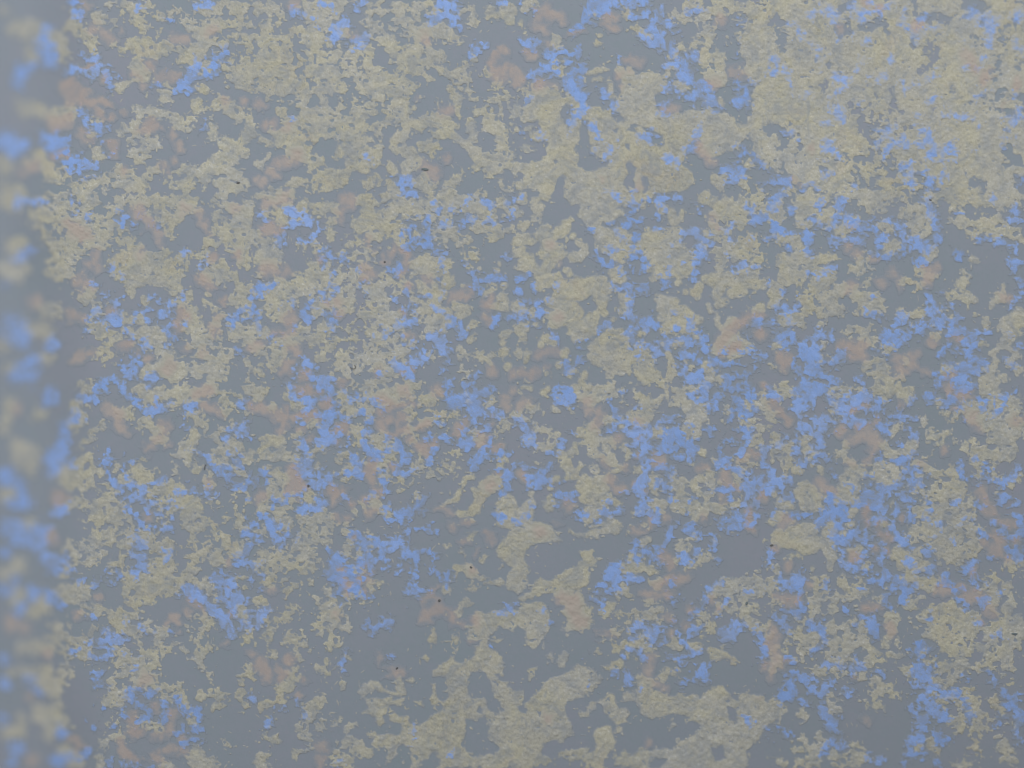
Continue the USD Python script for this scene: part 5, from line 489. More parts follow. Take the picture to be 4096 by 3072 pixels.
B 7,20 10,15 13,19 17,16 21,14 23,17 20,21 14,22 11,25 9,22; C 42,25 44,20 46,25 46,29 42,29; C 54,25 57,24 58,28 56,33 54,31; C 37,37 40,36 43,37 41,40 39,39; C 104,35 106,34 109,37 107,39 105,38; C 110,38 113,33 116,35 114,41 111,42; C 94,44 97,43 99,41 97,46 95,49
P 14,33 16,33 18,37 15,41 14,38; B 20,37 22,37 22,40 21,40; P 17,48 21,45 19,42 23,41 28,43 30,47 27,48 25,50 23,47 19,47
C 5,49 6,52 9,51 11,48 16,49 17,53 21,55 25,55 24,49 27,47 29,51 30,56 27,57 22,56 19,55 14,54 10,55 9,57 6,58 5,55
C 8,58 13,59 18,58 22,57 22,60 29,58 27,61 29,62 22,62 19,64 19,67 17,68 19,72 16,74 13,71 14,68 7,66 11,64 9,61
C 20,67 24,66 28,68 31,68 32,72 38,72 42,70 46,66 50,63 47,61 43,62 42,59 44,56 42,50 45,50 45,54 46,58 50,61 51,60 52,55 49,55 52,53 51,47 48,47 44,47 44,44 47,41 51,39 55,35 56,38 58,40 62,39 65,35 66,31 71,29 74,32 79,35 80,36 82,42 81,46 79,45 76,46 79,48 83,49 86,55 91,55 92,58 90,62 88,65 90,66 94,66 93,61 95,58 98,56 102,51 107,47 112,47 118,43 120,40 124,42 127,44 127,58 121,58 116,60 114,63 114,68 117,73 118,77 112,80 106,81 102,82 101,87 105,92 105,95 48,95 47,90 45,87 41,89 37,92 36,95 31,95 33,92 32,84 28,82 25,84 24,88 20,91 19,86 15,84 12,83 14,78 20,77 26,78 28,75 27,72 21,70
G 62,49 64,45 69,43 72,45 74,50 75,54 77,55 76,58 80,60 81,64 79,67 74,66 72,62 71,58 67,58 65,61 62,56; C 66,60 68,59 71,59 72,63 74,66 78,67 73,69 70,66 67,62; G 61,69 66,69 72,68 74,72 74,80 80,85 75,88 65,90 61,86 59,82 61,76; G 41,88 45,86 48,90 47,95 38,95; G 45,48 51,47 52,52 49,55 52,57 51,61 47,58 45,53; G 68,62 70,64 69,66 67,65
B 32,77 34,75 35,79 33,81; B 50,85 55,86 53,88; P 102,66 107,67 106,71 102,71; C 0,79 3,80 8,82 11,87 10,90 8,88 5,86 0,85; C 9,78 13,75 14,78 10,79; C 0,72 4,71 2,75 0,77; C 26,91 29,91 28,93; C 30,49 33,47 36,49 33,50; C 34,60 38,60 40,64 37,63
G 115,60 120,59 124,62 121,66 125,70 118,72 115,66; C 121,66 127,62 127,68 122,68; C 112,88 120,86 127,85 127,90 118,91; G 103,83 112,81 116,85 112,88 114,95 107,95 104,90
#2000,300,7.565
C 14,14 22,9 30,6 33,12 40,13 46,17 50,18 54,20 56,15 60,18 63,10 66,5 70,2 88,3 86,8 81,11 82,17 84,20 90,22 95,23 100,21 105,20 110,16 118,22 124,25 127,33 125,39 118,42 112,44 109,42 106,35 104,33 100,36 97,46 95,49 99,49 102,52 103,56 100,60 95,61 88,62 82,62 80,65 75,66 72,68 66,68 62,70 58,72 55,75 53,80 50,80 44,76 41,74 44,70 43,68 38,68 34,66 28,65 24,67 20,62 15,58 12,57 5,58 2,62 0,60 0,50 0,45 5,47 12,46 18,47 22,45 24,40 26,35 24,33 20,32 22,28 21,25 19,23 16,25 13,23 13,18
C 42,74 48,80 50,86 51,93 56,95 70,95 72,88 78,84 88,82 95,82 95,88 90,92 90,95 60,95 52,84
G 31,20 32,16 35,15 39,17 40,22 38,26 36,28 33,26; G 43,24 47,24 47,30 48,35 49,40 54,44 58,45 56,49 52,49 49,52 45,51 42,48 41,43 40,38 42,34 42,30; G 59,19 63,19 66,24 62,26 59,24; G 67,29 69,26 73,26 80,29 86,32 87,35 87,38 82,38 78,36 75,34 72,31; C 71,28 75,27 78,31 74,32; G 59,29 62,28 62,31 60,31; G 66,36 69,36 69,40 66,39; G 66,47 69,46 72,50 71,55 73,60 69,62 66,60 65,56 68,52; G 74,53 78,54 80,60 76,62; G 28,44 30,46 29,47
G 4,31 10,29 15,31 19,35 25,36 24,42 20,47 13,47 4,46 8,42 7,37 4,34; C 10,38 14,37 19,39 17,41 14,41; G 1,50 7,49 8,53 12,52 12,56 7,57 3,60 1,56; G 26,66 28,60 30,54 33,53 35,55 34,61 34,66 38,68 43,68 42,73 37,75 32,77 27,79 23,79 23,74 25,69; G 37,78 42,75 44,78 48,84 50,90 51,95 47,95 46,89 40,87 39,83 37,81
G 0,11 5,13 13,15 13,20 13,25 20,23 22,27 21,30 14,30 8,29 4,28 0,26; C 5,18 10,17 10,20 6,21; C 14,28 17,27 17,30 14,30; C 5,27 7,28 10,29 6,31; G 44,5 50,3 58,3 62,6 64,9 62,11 57,10 60,17 56,19 52,17 46,17 44,12; C 57,4 60,4 60,9 62,11 58,12
B 34,2 44,0 46,8 44,14 47,17 46,21 42,24 38,27 37,31 36,26 38,20 42,17 38,11 35,7; B 47,24 50,25 51,30 49,31; B 51,29 54,36 52,36; B 53,7 57,10 60,14 62,17 60,22 58,18; B 74,32 78,31 81,30 83,33 79,36 75,35; B 55,43 60,37 62,34 63,35 60,39 58,42 56,45; B 48,40 50,38 52,39 50,42; B 20,31 24,31 23,33; B 53,62 60,62 64,65 66,68 62,66 57,63; B 86,42 90,41 93,44 97,42 98,38 103,32 106,26 108,24 106,32 103,38 98,40 94,47 89,47; B 60,82 66,79 70,76 75,76 76,79 68,81 63,83 66,87 62,86; B 72,85 75,84 74,88 71,90; B 46,81 48,82 47,83; B 69,61 72,61 74,68 72,72 70,70 70,65; B 78,65 83,66 88,64 87,68 82,67
P 103,34 107,34 108,38 112,43 115,48 112,47 106,42 104,38; P 52,53 56,54 54,57; P 72,53 75,54 76,60 72,60
#2300,2352,7.565
C 33,50 38,52 45,55 52,57 58,58 65,60 72,52 78,52 82,57 86,60 92,57 100,60 108,60 112,65 106,70 100,74 97,80 92,85 90,97 30,97 28,90 34,86 50,85 62,78 68,73 60,68 52,66 45,68 38,68 33,63; G 55,72 60,72 60,80 48,82 44,78; G 40,89 48,91 46,96 38,95; G 80,62 86,64 86,72 82,70; G 72,84 78,83 80,90 74,92
C 10,76 20,74 21,84 17,90 15,96 4,96 5,88 12,84; C 14,59 20,60 25,68 28,71 22,72 15,66; B 88,63 94,70 92,72 88,68; G 80,26 90,24 97,28 99,38 95,45 98,48 92,53 86,57 80,54 78,48 70,45 70,38 77,35 80,30; C 70,33 78,33 85,38 87,40 80,38 72,38; B 77,24 82,20 88,19 86,26 80,30 77,28; B 95,20 99,27 101,34 98,39 98,30 95,25; C 114,82 120,80 124,86 126,95 116,95 118,88; B 101,74 104,74 103,78; B 108,74 115,77 110,77; C 118,66 121,65 121,69 118,69
#2048,1536,4.63
B 137,40 146,37 148,46 156,47 158,54 155,66 151,66 149,58 141,55 131,56 126,50; C 150,15 158,12 169,20 170,28 162,37 157,46 152,48 146,42 147,33 149,25; B 152,34 156,33 156,37 152,38
"""
U = 1024 / 221.2
W, H = 4096, 3072

def parse():
    out, off = [], (0, 0)
    for line in STROKES.splitlines():
        line = line.strip()
        if not line: continue
        if line[0] == '@':
            r, c = line[1:].split(','); off = (int(c) * 1024, int(r) * 768); continue
        if line[0] == '#':
            x, y, win = (float(v) for v in line[1:].split(',')); off = (x, y); continue
        for s in line.split(';'):
            w = s.split()
            if not w: continue
            if w[0].isupper():          # an outline: corners only
                out.append((w[0], [(off[0] + float(q.split(',')[0]) * win, off[1] + float(q.split(',')[1]) * win, 0.0) for q in w[1:]])); continue
            pts = [[float(v) for v in q.split(',')] for q in w[1:]]
            out.append((w[0], [(off[0] + p[0] * U, off[1] + p[1] * U, p[2] * U) for p in pts]))
    return out
STROKE_LIST = parse()

EDGE = [(0, r, x, y) for r, x, y in
        [(0, 60, 0), (0, 58, 14), (0, 60, 40), (0, 58, 60), (0, 60, 90), (0, 67, 110), (0, 58, 124), (0, 30, 134), (0, 22, 145), (0, 25, 160),
         (1, 28, 2), (1, 27, 10), (1, 25, 25), (1, 30, 31), (1, 38, 40), (1, 40, 52), (1, 44, 65), (1, 43, 76), (1, 60, 82), (1, 62, 100), (1, 57, 117), (1, 43, 120), (1, 52, 130), (1, 55, 140), (1, 60, 148), (1, 50, 160),
         (2, 48, 0), (2, 57, 5), (2, 62, 12), (2, 78, 16), (2, 77, 30), (2, 72, 40), (2, 68, 52), (2, 62, 62), (2, 62, 70), (2, 62, 76), (2, 70, 85), (2, 68, 94), (2, 60, 99), (2, 54, 112), (2, 48, 118), (2, 52, 128), (2, 55, 135), (2, 60, 145), (2, 62, 150), (2, 62, 158), (2, 55, 165),
         (3, 50, 10), (3, 48, 18), (3, 56, 28), (3, 55, 40), (3, 45, 55), (3, 47, 65), (3, 42, 75), (3, 50, 83), (3, 56, 95), (3, 50, 108), (3, 52, 112), (3, 60, 122), (3, 68, 130), (3, 70, 138), (3, 75, 148), (3, 78, 158), (3, 80, 166)]]
EDGE_Y = np.arange(-300, 3401, 20.0)      # where the panel starts to bend down on the left: the middle of that ragged line, evened out
EDGE_X = ndimage.gaussian_filter1d(np.interp(EDGE_Y, [e[1] * 768 + e[3] * U for e in EDGE], [e[2] * U for e in EDGE]), 9, mode='nearest')

def P3(x, y, w, s):
    return np.stack([x / w, y / w, np.full_like(x, 3.7 + s)], -1)

def fields(x0, x1, y0, y1, h, rear=False):
    """Signed fields (positive inside, in trace units) of the three paints on a grid, and the grid itself."""
    gx, gy = np.meshgrid(np.arange(x0, x1 + h, h, dtype=float), np.arange(y0, y1 + h, h, dtype=float))
    big = lambda s: meshkit.fbm(P3(gx, gy, 75, s), 3, s) - 0.5
    small = lambda s: meshkit.fbm(P3(gx, gy, 30, s), 4, s) - 0.5
    wx = gx + 28 * big(1) + 46 * small(3); wy = gy + 28 * big(2) + 46 * small(4)
    # the paint lies in smooth-edged sheets in these places and in tatters everywhere else
    calm = np.zeros(gx.shape)
    for cx, cy, rx, ry in ((2480, 640, 420, 330), (2080, 2200, 470, 330), (1880, 2750, 470, 330), (2750, 2850, 420, 260), (2200, 1230, 260, 330), (2850, 1280, 260, 200), (3330, 2080, 260, 200)):
        calm = np.maximum(calm, np.clip((1.25 - np.hypot((gx - cx) / rx, (gy - cy) / ry)) / 0.3, 0, 1))
    wx = gx + (wx - gx) * (1 - 0.65 * calm); wy = gy + (wy - gy) * (1 - 0.65 * calm)
    F = {k: np.full(gx.shape, -60.0) for k in 'cpb'}
    for k, pts in STROKE_LIST:
        solid = k.isupper(); k = k.lower()
        chains, seg = [], [pts[0]]
        for a, b in zip(pts, pts[1:]):
            if solid or math.hypot(a[0] - b[0], a[1] - b[1]) <= 3.0 * (a[2] + b[2]): seg.append(b)
            else: chains.append(seg); seg = [b]
        chains.append(seg)
        for ch in chains:
            rm = max(p[2] for p in ch); pad = rm + 60 + 45
            i0 = max(0, int((min(p[0] for p in ch) - pad - x0) / h)); i1 = min(gx.shape[1], int((max(p[0] for p in ch) + pad - x0) / h) + 2)
            j0 = max(0, int((min(p[1] for p in ch) - pad - y0) / h)); j1 = min(gx.shape[0], int((max(p[1] for p in ch) + pad - y0) / h) + 2)
            if i1 <= i0 or j1 <= j0: continue
            X = wx[j0:j1, i0:i1]; Y = wy[j0:j1, i0:i1]; S = None
            inside = np.zeros(X.shape, bool)
            for a, b in zip(ch, ch[1:] + ch[:1] if solid else ch[1:] if len(ch) > 1 else ch):
                if solid and a[1] != b[1]:
                    inside ^= ((a[1] > Y) != (b[1] > Y)) & (X < (b[0] - a[0]) * (Y - a[1]) / (b[1] - a[1]) + a[0])
                dx, dy = b[0] - a[0], b[1] - a[1]; L = dx * dx + dy * dy
                t = np.clip(((X - a[0]) * dx + (Y - a[1]) * dy) / L, 0, 1) if L > 0 else 0.0
                s = (a[2] + t * (b[2] - a[2])) - np.hypot(X - a[0] - t * dx, Y - a[1] - t * dy)
                S = s if S is None else np.maximum(S, s)
            if solid: S = np.where(inside, -S, S)
            if k == 'g': lo, hi = 'cpb', None
            elif k == 'c': lo, hi = 'pb', 'c'
            else: lo, hi = ('b' if k == 'p' else 'p'), k
            for q in lo:
                v = F[q][j0:j1, i0:i1]; np.minimum(v, -S + (4 if hi is None else 8 if hi == 'c' else 12), out=v)
            if hi:
                S = S + ({'c': 3, 'p': 9, 'b': 6} if solid else {'c': 5, 'p': 18, 'b': 6})[hi]
                v = F[hi][j0:j1, i0:i1]; np.maximum(v, S, out=v)
    # beyond the traced area the same kind of mottling goes on
    out = np.maximum.reduce([-25 - gx, gx - (W + 25), -25 - gy, gy - (H + 25)])
    k = np.clip(out / 40 + 0.5, 0, 1)
    for q, s, th in (('c', 21, 0.50), ('p', 22, 0.60), ('b', 23, 0.58)):
        F[q] = F[q] * (1 - k) + k * np.clip((meshkit.fbm(P3(wx, wy, 170, s), 3, s) - th) * 220, -60, 60)
    f = lambda w, s, o=3, ax=1.0, ay=1.0, sh=0.0: meshkit.fbm(P3(gx * ax + gy * sh, gy * ay - gx * sh, w, s), o, s) - 0.5
    ridge = lambda w, s: 1 - np.abs(f(w, s, 2)) * 6                   # fine branching veins
    n1, n2, n3, n4 = f(40, 31), f(17, 32), f(15, 33, 2, 0.6, 1.5, 0.35), f(8, 39, 2)
    rag = np.clip((meshkit.fbm(P3(gx, gy, 300, 34), 2, 34) - 0.24) * 2.8, 0.40, 1.25) * (1 - 0.72 * calm)   # ragged here, smooth there
    c = F['c']
    lace = c + n1 * 24 * rag + (n2 + n3) * 36 * rag + n4 * 22 * rag + 18 * rag * np.clip(ridge(32, 35), -1, 1) * (c < 18) - 34 * rag * np.clip(f(20, 36, 2) * 5 - 0.5, 0, 1) - 20 * rag * np.clip(1 - np.abs(f(30, 42, 2)) * 14, 0, 1) * np.clip(f(90, 43, 2) * 6 + 0.4, 0, 1)
    crumb = (f(15, 38, 2) - 0.12) * 90 + 0.35 * c                       # loose crumbs close to the patches
    F['c'] = np.where(c < 0, np.maximum(lace, crumb), lace)
    F['p'] = F['p'] + n1 * 26 + n2 * 26 + n4 * 12
    b = F['b'] - n1 * 22 + (n2 - n3) * 34 + n4 * 26 + 16 * np.clip(ridge(30, 37), -1, 1) - 14 * np.clip(1 - np.abs(f(26, 44, 2)) * 13, 0, 1)
    b *= 1 - 0.5 * np.clip((gx - 2300) / 900, 0, 1) * np.clip((900 - gy) / 600, 0, 1)      # thinner towards the upper right
    F['b'] = np.maximum(b, (f(18, 40, 2) - 0.16) * 90 + 0.30 * F['b'])
    return gx, gy, F

def clip(gx, gy, f, extra):
    """The part of the grid where f > 0 as vertices, triangles and the interpolated extra arrays; the cut follows f = 0."""
    ny, nx = gx.shape
    idx = np.arange(ny * nx).reshape(ny, nx)
    a, b, c, d = idx[:-1, :-1].ravel(), idx[:-1, 1:].ravel(), idx[1:, 1:].ravel(), idx[1:, :-1].ravel()
    tri = np.concatenate([np.stack([a, c, b], 1), np.stack([a, d, c], 1)])
    fv = f.ravel(); ins = fv > 0
    cnt = ins[tri].sum(1)
    full = tri[cnt == 3]
    def rolled(t, want):
        m = ins[t] == want
        k = np.argmax(m, 1)
        return np.stack([t[np.arange(len(t)), (k + j) % 3] for j in range(3)], 1)
    one, two = rolled(tri[cnt == 1], True), rolled(tri[cnt == 2], False)
    e = np.concatenate([one[:, [0, 1]], one[:, [0, 2]], two[:, [0, 1]], two[:, [0, 2]]])
    e = np.sort(e, 1); key = e[:, 0].astype(np.int64) * (ny * nx) + e[:, 1]
    uk, inv = np.unique(key, return_inverse=True)
    ea, eb = uk // (ny * nx), uk % (ny * nx)
    n1, n2 = len(one), len(two); base = ny * nx
    p1, p2, q1, q2 = base + inv[:n1], base + inv[n1:2 * n1], base + inv[2 * n1:2 * n1 + n2], base + inv[2 * n1 + n2:]
    T = np.concatenate([full, np.stack([one[:, 0], p1, p2], 1), np.stack([two[:, 1], two[:, 2], q2], 1), np.stack([two[:, 1], q2, q1], 1)])
    t = (fv[ea] / (fv[ea] - fv[eb]))
    arrs = []
    for g in [gx, gy] + extra:
        g = g.ravel(); arrs.append(np.concatenate([g, g[ea] + (g[eb] - g[ea]) * t]))
    rim = np.concatenate([np.maximum(fv, 0), np.zeros(len(ea))])
    return T, arrs, rim

def base_z(x, y):
    """The front panel is nearly flat: shallow waves, and it falls away a little at the bottom and in the upper right corner."""
    lo = np.clip((y - 2500) / 650, 0, 1.3); up = np.clip((x - 2900) / 1300, 0, 1) * np.clip((1300 - y) / 1300, 0, 1)
    wave = meshkit.noise(P3(x, y, 620, 41), 41) - 0.55
    t = np.clip((np.interp(y, EDGE_Y, EDGE_X) + 130 - x) / 310, 0, 1)
    return -STEP * t * t * (3 - 2 * t) - 0.0020 * lo * lo * (0.35 + 0.65 * np.clip((x - 600) / 1800, 0, 1)) - 0.0019 * up + 0.0006 * wave

def place(x, y, z):
    k = (1 + np.maximum(-base_z(x, y), 0) / DIST) * PX
    return np.stack([(x - W / 2) * k, (H / 2 - y) * k, z], -1)

def rel_c(f):  return 0.00013 * (1 - np.exp(-np.maximum(f, 0) / 8)) * (f > 0)
def rel_p(f):  return 0.00006 * (1 - np.exp(-np.maximum(f, 0) / 25)) * (f > 0)

def set_data(prim, **kw):
    for k, v in kw.items():
        if v: prim.SetCustomDataByKey(k, v)
    return prim
USED = {}
def named(parent, name):
    key = parent + '/' + name; n = USED.get(key, 0); USED[key] = n + 1
    return key if n == 0 else f'{key}_{n:03d}'
def add(parent, name, v, f, mat, film=None, smooth=True, under=None):
    m = usdkit.mesh(stage, named(parent, name), (v, f), mat, smooth=smooth)
    if film is not None:
        UsdGeom.PrimvarsAPI(m).CreatePrimvar('film', Sdf.ValueTypeNames.FloatArray, 'vertex').Set(Vt.FloatArray.FromNumpy(film.astype(np.float32)))
    if under is not None:
        UsdGeom.PrimvarsAPI(m).CreatePrimvar('under', Sdf.ValueTypeNames.Color3fArray, 'vertex').Set(Vt.Vec3fArray.FromNumpy(np.ascontiguousarray(under, np.float32)))
    return m.GetPrim()

def patches(parent, name, rest, gx, gy, f, zfun, mat, limit, least, below):
    """Each connected patch of one paint is a part; those past the limit or too small to pick apart are one part of stuff."""
    T, (x, y), rim = clip(gx, gy, f, [])
    lab, n = ndimage.label(f > 0)
    lv = np.concatenate([lab.ravel(), np.zeros(len(x) - lab.size, int)])
    tl = lv[T].max(1)
    area = np.bincount(tl, minlength=n + 1)
    order = [k for k in np.argsort(-area) if k > 0 and area[k] >= least][:limit]
    ids = np.full(n + 1, len(order)); ids[order] = np.arange(len(order))
    group = ids[tl]; srt = np.argsort(group, kind='stable'); cuts = np.searchsorted(group[srt], np.arange(len(order) + 2))
    film = np.clip(rim / 60.0, 0, 1)
    for k in range(len(order) + 1):
        t = T[srt[cuts[k]:cuts[k + 1]]]
        if not len(t): continue
        u, inv = np.unique(t, return_inverse=True); t = inv.reshape(-1, 3)
        z = zfun(x[u], y[u], rim[u])
        v = place(x[u], y[u], z)
        p = add(parent, name if k < len(order) else rest, v, t, mat, film[u], True, below(x[u], y[u]))
        if k == len(order): set_data(p, kind='stuff')
    return len(order)

C_GREY, C_CREAM, C_PINK = np.array([0.226, 0.266, 0.324]), np.array([0.435, 0.424, 0.355]), np.array([0.435, 0.345, 0.305])
def step(f, to):
    t = np.clip(f / to, 0, 1); return (t * t * (3 - 2 * t))[:, None]
def belows(sm):
    b0 = lambda x, y: np.tile(C_GREY, (len(x), 1))
    def b1(x, y): k = step(sm('c', x, y), 7) * 0.9; return C_GREY * (1 - k) + C_CREAM * k
    def b2(x, y): k = step(sm('p', x, y), 30) * 0.9; return b1(x, y) * (1 - k) + C_PINK * k
    return b0, b1, b2
def sampler(gx, gy, F):
    h = gx[0, 1] - gx[0, 0]
    return lambda q, x, y: ndimage.map_coordinates(F[q], [(y - gy[0, 0]) / h, (x - gx[0, 0]) / h], order=1, mode='nearest')

def sheet(parent, name, x0, x1, y0, y1, h, edge, zf, depth, mat):
    """A slab: its top follows zf, its left rim is ragged, its sides go down by depth."""
    gx, gy = np.meshgrid(np.arange(x0, x1 + h, h, dtype=float), np.arange(y0, y1 + h, h, dtype=float))
    T, (x, y), rim = clip(gx, gy, edge(gx, gy), [])
    u, inv = np.unique(T, return_inverse=True); T = inv.reshape(-1, 3); x, y = x[u], y[u]
    top = place(x, y, zf(x, y))
    e = np.sort(np.concatenate([T[:, [0, 1]], T[:, [1, 2]], T[:, [2, 0]]]), 1); d = np.concatenate([T[:, [0, 1]], T[:, [1, 2]], T[:, [2, 0]]])
    _, first, c = np.unique(e[:, 0].astype(np.int64) * len(x) + e[:, 1], return_index=True, return_counts=True)
    d = d[first[c == 1]]; n = len(x)
    low = top.copy(); low[:, 2] = top[:, 2].min() - depth
    V = np.concatenate([top, low]); side = np.concatenate([np.stack([d[:, 0], n + d[:, 0], d[:, 1]], 1), np.stack([d[:, 1], n + d[:, 0], n + d[:, 1]], 1)])
    add(parent, name, V, np.concatenate([T, T[:, ::-1] + n, side]), mat, smooth=40)

# ------------------------------------------------------------------ the front panel
def thing(name, label, cat, loc=(0, 0, 0)):
    x = UsdGeom.Xform.Define(stage, named('/World', name))
    if any(loc): x.AddTranslateOp().Set(Gf.Vec3d(*loc))
    return set_data(x.GetPrim(), label=label, category=cat).GetPath().pathString

front = thing('mottled_panel', 'slate grey panel mottled with ragged cream, pink and blue paint, blurred at its left side', 'panel')
sheet(front, 'base_sheet', -230, 4360, -170, 3240, 11, lambda a, b: np.ones_like(a), base_z, 0.004, GREY)
gx, gy, F = fields(-200, 4330, -140, 3210, 3.0)
sam = sampler(gx, gy, F)
low = belows(sam)
def crumple(x, y): return 0.00034 * (meshkit.noise(P3(x, y * 1.25, 12, 81), 81) - 0.5) + 0.00019 * (meshkit.noise(P3(x, y, 6.5, 82), 82) - 0.5) + 0.00035 * (meshkit.noise(P3(x, y, 28, 83), 83) - 0.5)
def z_c(x, y, r): return base_z(x, y) + rel_c(r) + crumple(x, y) * (1 - np.exp(-r / 6)) - 0.00001 * (r <= 0) + 0.00006
def under_p(x, y):
    f = np.maximum(sam('c', x, y), 0); return base_z(x, y) + 0.00006 + rel_c(f) + crumple(x, y) * (1 - np.exp(-f / 6))
def z_p(x, y, r): return under_p(x, y) + 0.00005 + rel_p(r) - 0.00004 * (r <= 0)
def under_b(x, y):
    f = sam('p', x, y); return under_p(x, y) + np.where(f > 0, 0.00005 + rel_p(f), 0)
def z_b(x, y, r): return under_b(x, y) + 0.00006 + 0.00010 * (1 - np.exp(-r / 20)) - 0.00005 * (r <= 0)
patches(front, 'cream_patch', 'cream_crumbs', gx, gy, F['c'], z_c, CREAM, 299, 24, low[0])
patches(front, 'pink_patch', 'pink_crumbs', gx, gy, F['p'], z_p, PINK, 299, 24, low[1])
patches(front, 'blue_patch', 'blue_crumbs', gx, gy, F['b'], z_b, BLUE, 299, 24, low[2])

# pale slivers of paint left on the bare grey
rng = np.random.default_rng(7)
N = 4500
fx, fy = rng.uniform(300, 4150, N), rng.uniform(-40, 3110, N)
near = np.maximum(np.maximum(sam('c', fx, fy), sam('b', fx, fy)), sam('p', fx, fy))
clump = meshkit.fbm(P3(fx, fy, 130, 61), 2, 61)
keep = (near < -6) & (near > -58) & (clump > 0.50) & (rng.uniform(0, 1, N) < np.clip((clump - 0.48) * 4, 0, 1))
V, T = [], []
for x, y in zip(fx[keep], fy[keep]):
    a = 0.9 * math.sin(x / 330) + 1.1 * math.cos(y / 270) + rng.normal(0, 0.5); L = rng.gamma(2.2, 2.2) + 3; w = rng.uniform(1.8, 4.2)
    z = float(base_z(np.array([x]), np.array([y]))[0]); c, s = math.cos(a), math.sin(a)
    pts = [(-L, 0), (-L * .4, -w), (L * .5, -w * .8), (L, 0), (L * .3, w), (-L * .5, w * .7)]
    n = len(V)
    V += [((x + p * c - q * s - W / 2) * PX, (H / 2 - y + p * s + q * c) * PX, z + 0.00002) for p, q in pts] + [((x - W / 2) * PX, (H / 2 - y) * PX, z + 0.00010)]
    T += [(n + i, n + (i + 1) % 6, n + 6) for i in range(6)]
set_data(add(front, 'pale_slivers', np.array(V), np.array(T), PALE, smooth=False), kind='stuff')

# ------------------------------------------------------------------ grit lying on the panel
def grit(name, x, y, r, label, cat, mat=DARK, long=1.0, turn=0.0, seed=0):
    m = trimesh.creation.icosphere(subdivisions=2, radius=1.0)
    v = m.vertices * (1 + 0.55 * (meshkit.noise(m.vertices * 1.7 + 9.1 * seed + 20, seed)[:, None] - 0.5))
    v = v * np.array([r * long, r, r * 0.5]) * 0.55 * PX
    c, s = math.cos(turn), math.sin(turn)
    v = np.stack([v[:, 0] * c - v[:, 1] * s, v[:, 0] * s + v[:, 1] * c, v[:, 2] - v[:, 2].min()], 1)
    xx, yy = np.array([float(x)]), np.array([float(y)])
    z = float(under_b(xx, yy)[0] + (sam('b', xx, yy)[0] > 0) * 0.0002)
    path = named('/World', name)
    mm = usdkit.mesh(stage, path, (v, m.faces), mat, smooth=True)
    mm.AddTranslateOp().Set(Gf.Vec3d((x - W / 2) * PX, (H / 2 - y) * PX, z - 0.00003))
    set_data(mm.GetPrim(), label=label, category=cat, group='grit lying on the mottled panel')
GRIT = [(1234, 1943, 8.5, 'round black speck on pale blue paint left of the middle, lower half', 1, 0),
        (1757, 2402, 9, 'largest round black speck, on a pink patch below the middle', 1, 0),
        (1539, 1048, 7, 'black speck on a small pink patch just left of the middle', 1, 0),
        (1085, 1653, 6, 'small dark speck on a pink streak, upper left one of a pair', 1, 0),
        (1142, 1682, 6, 'small dark speck on a pink streak, lower right one of a pair', 1, 0),
        (1588, 2673, 6.5, 'ragged dark speck on the top rim of a pink and cream patch near the bottom', 1.3, 0.8),
        (1884, 2269, 6.5, 'oblong dark speck on a cream patch below the curved blurred band', 1.5, -0.5),
        (1928, 2128, 5, 'tiny dark speck on a small pink patch right of the curved cream band', 1, 0),
        (953, 732, 8, 'brown dark flake on cream paint in the upper left quarter', 1.6, 0.2),
        (344, 1419, 5, 'tiny black speck on a pink streak near the left rim', 1, 0),
        (3085, 1323, 6, 'upright dark crumb on blue and cream paint right of the middle', 1.6, 1.3),
        (3742, 1316, 7, 'dark crumb on blue paint in the right part of the picture', 1.2, 0.6),
        (3722, 800, 5, 'thin dark crumb on cream paint near the upper right', 2.0, -0.3),
        (3232, 193, 7, 'dark speck on the wide cream area in the upper right corner', 1.2, 0),
        (3708, 469, 7, 'slanting dark crumb on the wide cream area at the upper right', 1.6, 0.9),
        (2406, 1639, 6, 'dark speck on the top of a small pink patch right of the middle', 1, 0),
        (2330, 1710, 6, 'dark grit on the rim of a long cream patch right of the middle', 1.4, 0.9),
        (2623, 1164, 5, 'tiny dark speck on bare grey between blue and cream paint', 1, 0),
        (2539, 1489, 6, 'short dark crumb on a cream patch at the middle of the picture', 2.0, 0),
        (3086, 2181, 7, 'long dark crumb on the rim of a cream patch at the lower right', 2.0, 0.2),
        (3396, 1751, 6, 'dark speck on the pink ring in the right part', 1.3, 0),
        (3397, 2597, 6, 'dark crumb on a round cream patch at the lower right', 1.5, 0),
        (3239, 2732, 7, 'dark crumb on faint blue paint near the lower right', 1.6, -0.6),
        (2361, 430, 6, 'dark speck where blue meets cream paint at the upper middle', 1, 0),
        (1943, 266, 4.5, 'thin upright black crumb on bare grey near the top', 1.9, 1.4)]
for i, (x, y, r, label, lo, turn) in enumerate(GRIT):
    if i not in (0, 1, 2, 5, 6, 8, 12, 19): continue
    grit('dark_speck', x, y, r, label, 'speck', DARK, lo, turn, i)
grit('teal_flake', 1700, 678, 9, 'long flat teal grey flake on bare grey above the middle', 'flake', SMUDGE, 2.9, -0.1, 40)
grit('teal_flake', 2986, 2413, 9, 'roundish teal grey flake on a wide cream patch at the lower right', 'flake', SMUDGE, 1.2, 1.3, 41)
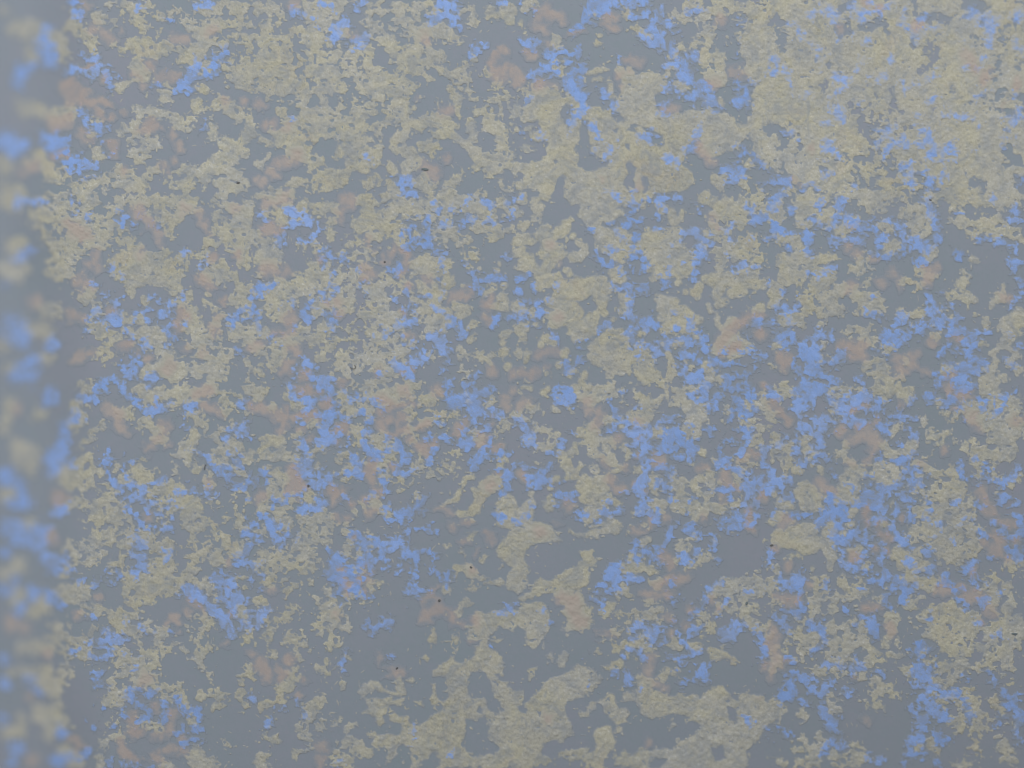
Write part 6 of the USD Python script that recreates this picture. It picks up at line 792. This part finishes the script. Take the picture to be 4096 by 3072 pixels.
grit('teal_flake', 4058, 2535, 7, 'narrow teal grey flake on cream paint at the right rim', 'flake', SMUDGE, 3.2, -0.05, 42)

def fibre(name, pts, r, label):
    pts = np.array(pts, float); t = np.linspace(0, len(pts) - 1, 24)
    xy = np.stack([np.interp(t, np.arange(len(pts)), pts[:, k]) for k in (0, 1)], 1)
    xy = ndimage.gaussian_filter1d(xy, 1.4, axis=0, mode='nearest')
    z = under_b(xy[:, 0], xy[:, 1]) + 0.0003
    c = np.stack([(xy[:, 0] - W / 2) * PX, (H / 2 - xy[:, 1]) * PX, z], 1)
    d = np.gradient(c, axis=0); d /= np.linalg.norm(d, axis=1, keepdims=True)
    n = np.cross(d, [0, 0, 1.0]); n /= np.linalg.norm(n, axis=1, keepdims=True); bn = np.cross(n, d)
    V = np.concatenate([c + r * PX * (math.cos(a) * n + math.sin(a) * bn) for a in np.linspace(0, 2 * math.pi, 7)[:-1]])
    m = len(c); T = []
    for k in range(6):
        for i in range(m - 1):
            a, b, e, g = k * m + i, k * m + i + 1, ((k + 1) % 6) * m + i + 1, ((k + 1) % 6) * m + i
            T += [(a, b, e), (a, e, g)]
    mm = usdkit.mesh(stage, named('/World', name), (V, np.array(T)), DARK, smooth=True)
    set_data(mm.GetPrim(), label=label, category='fibre')
fibre('dark_fibre', [(1398, 1468), (1412, 1476), (1422, 1474), (1423, 1466), (1418, 1460)], 1.2, 'hooked dark fibre on a cream patch left of the middle')
fibre('dark_fibre', [(825, 1857), (819, 1868), (820, 1874), (817, 1880)], 1.3, 'short wavy dark fibre on bare grey below blue paint at the left')

# ------------------------------------------------------------------ the milky air before the panel
haze = usdkit.material(stage, LOOKS + 'milky_air', {'v': ('principled_volume', {'color': (0.97, 0.985, 1.0), 'density': HAZE, 'anisotropy': 0.0})}, volume='v.volume')
bx = trimesh.creation.box(extents=(0.9, 0.8, 1.67)); bx.apply_translation((0, 0, -1.0 + 1.67 / 2))
set_data(usdkit.mesh(stage, '/World/haze', bx, haze).GetPrim(), label='thin milky haze over the mottled panel', kind='stuff')
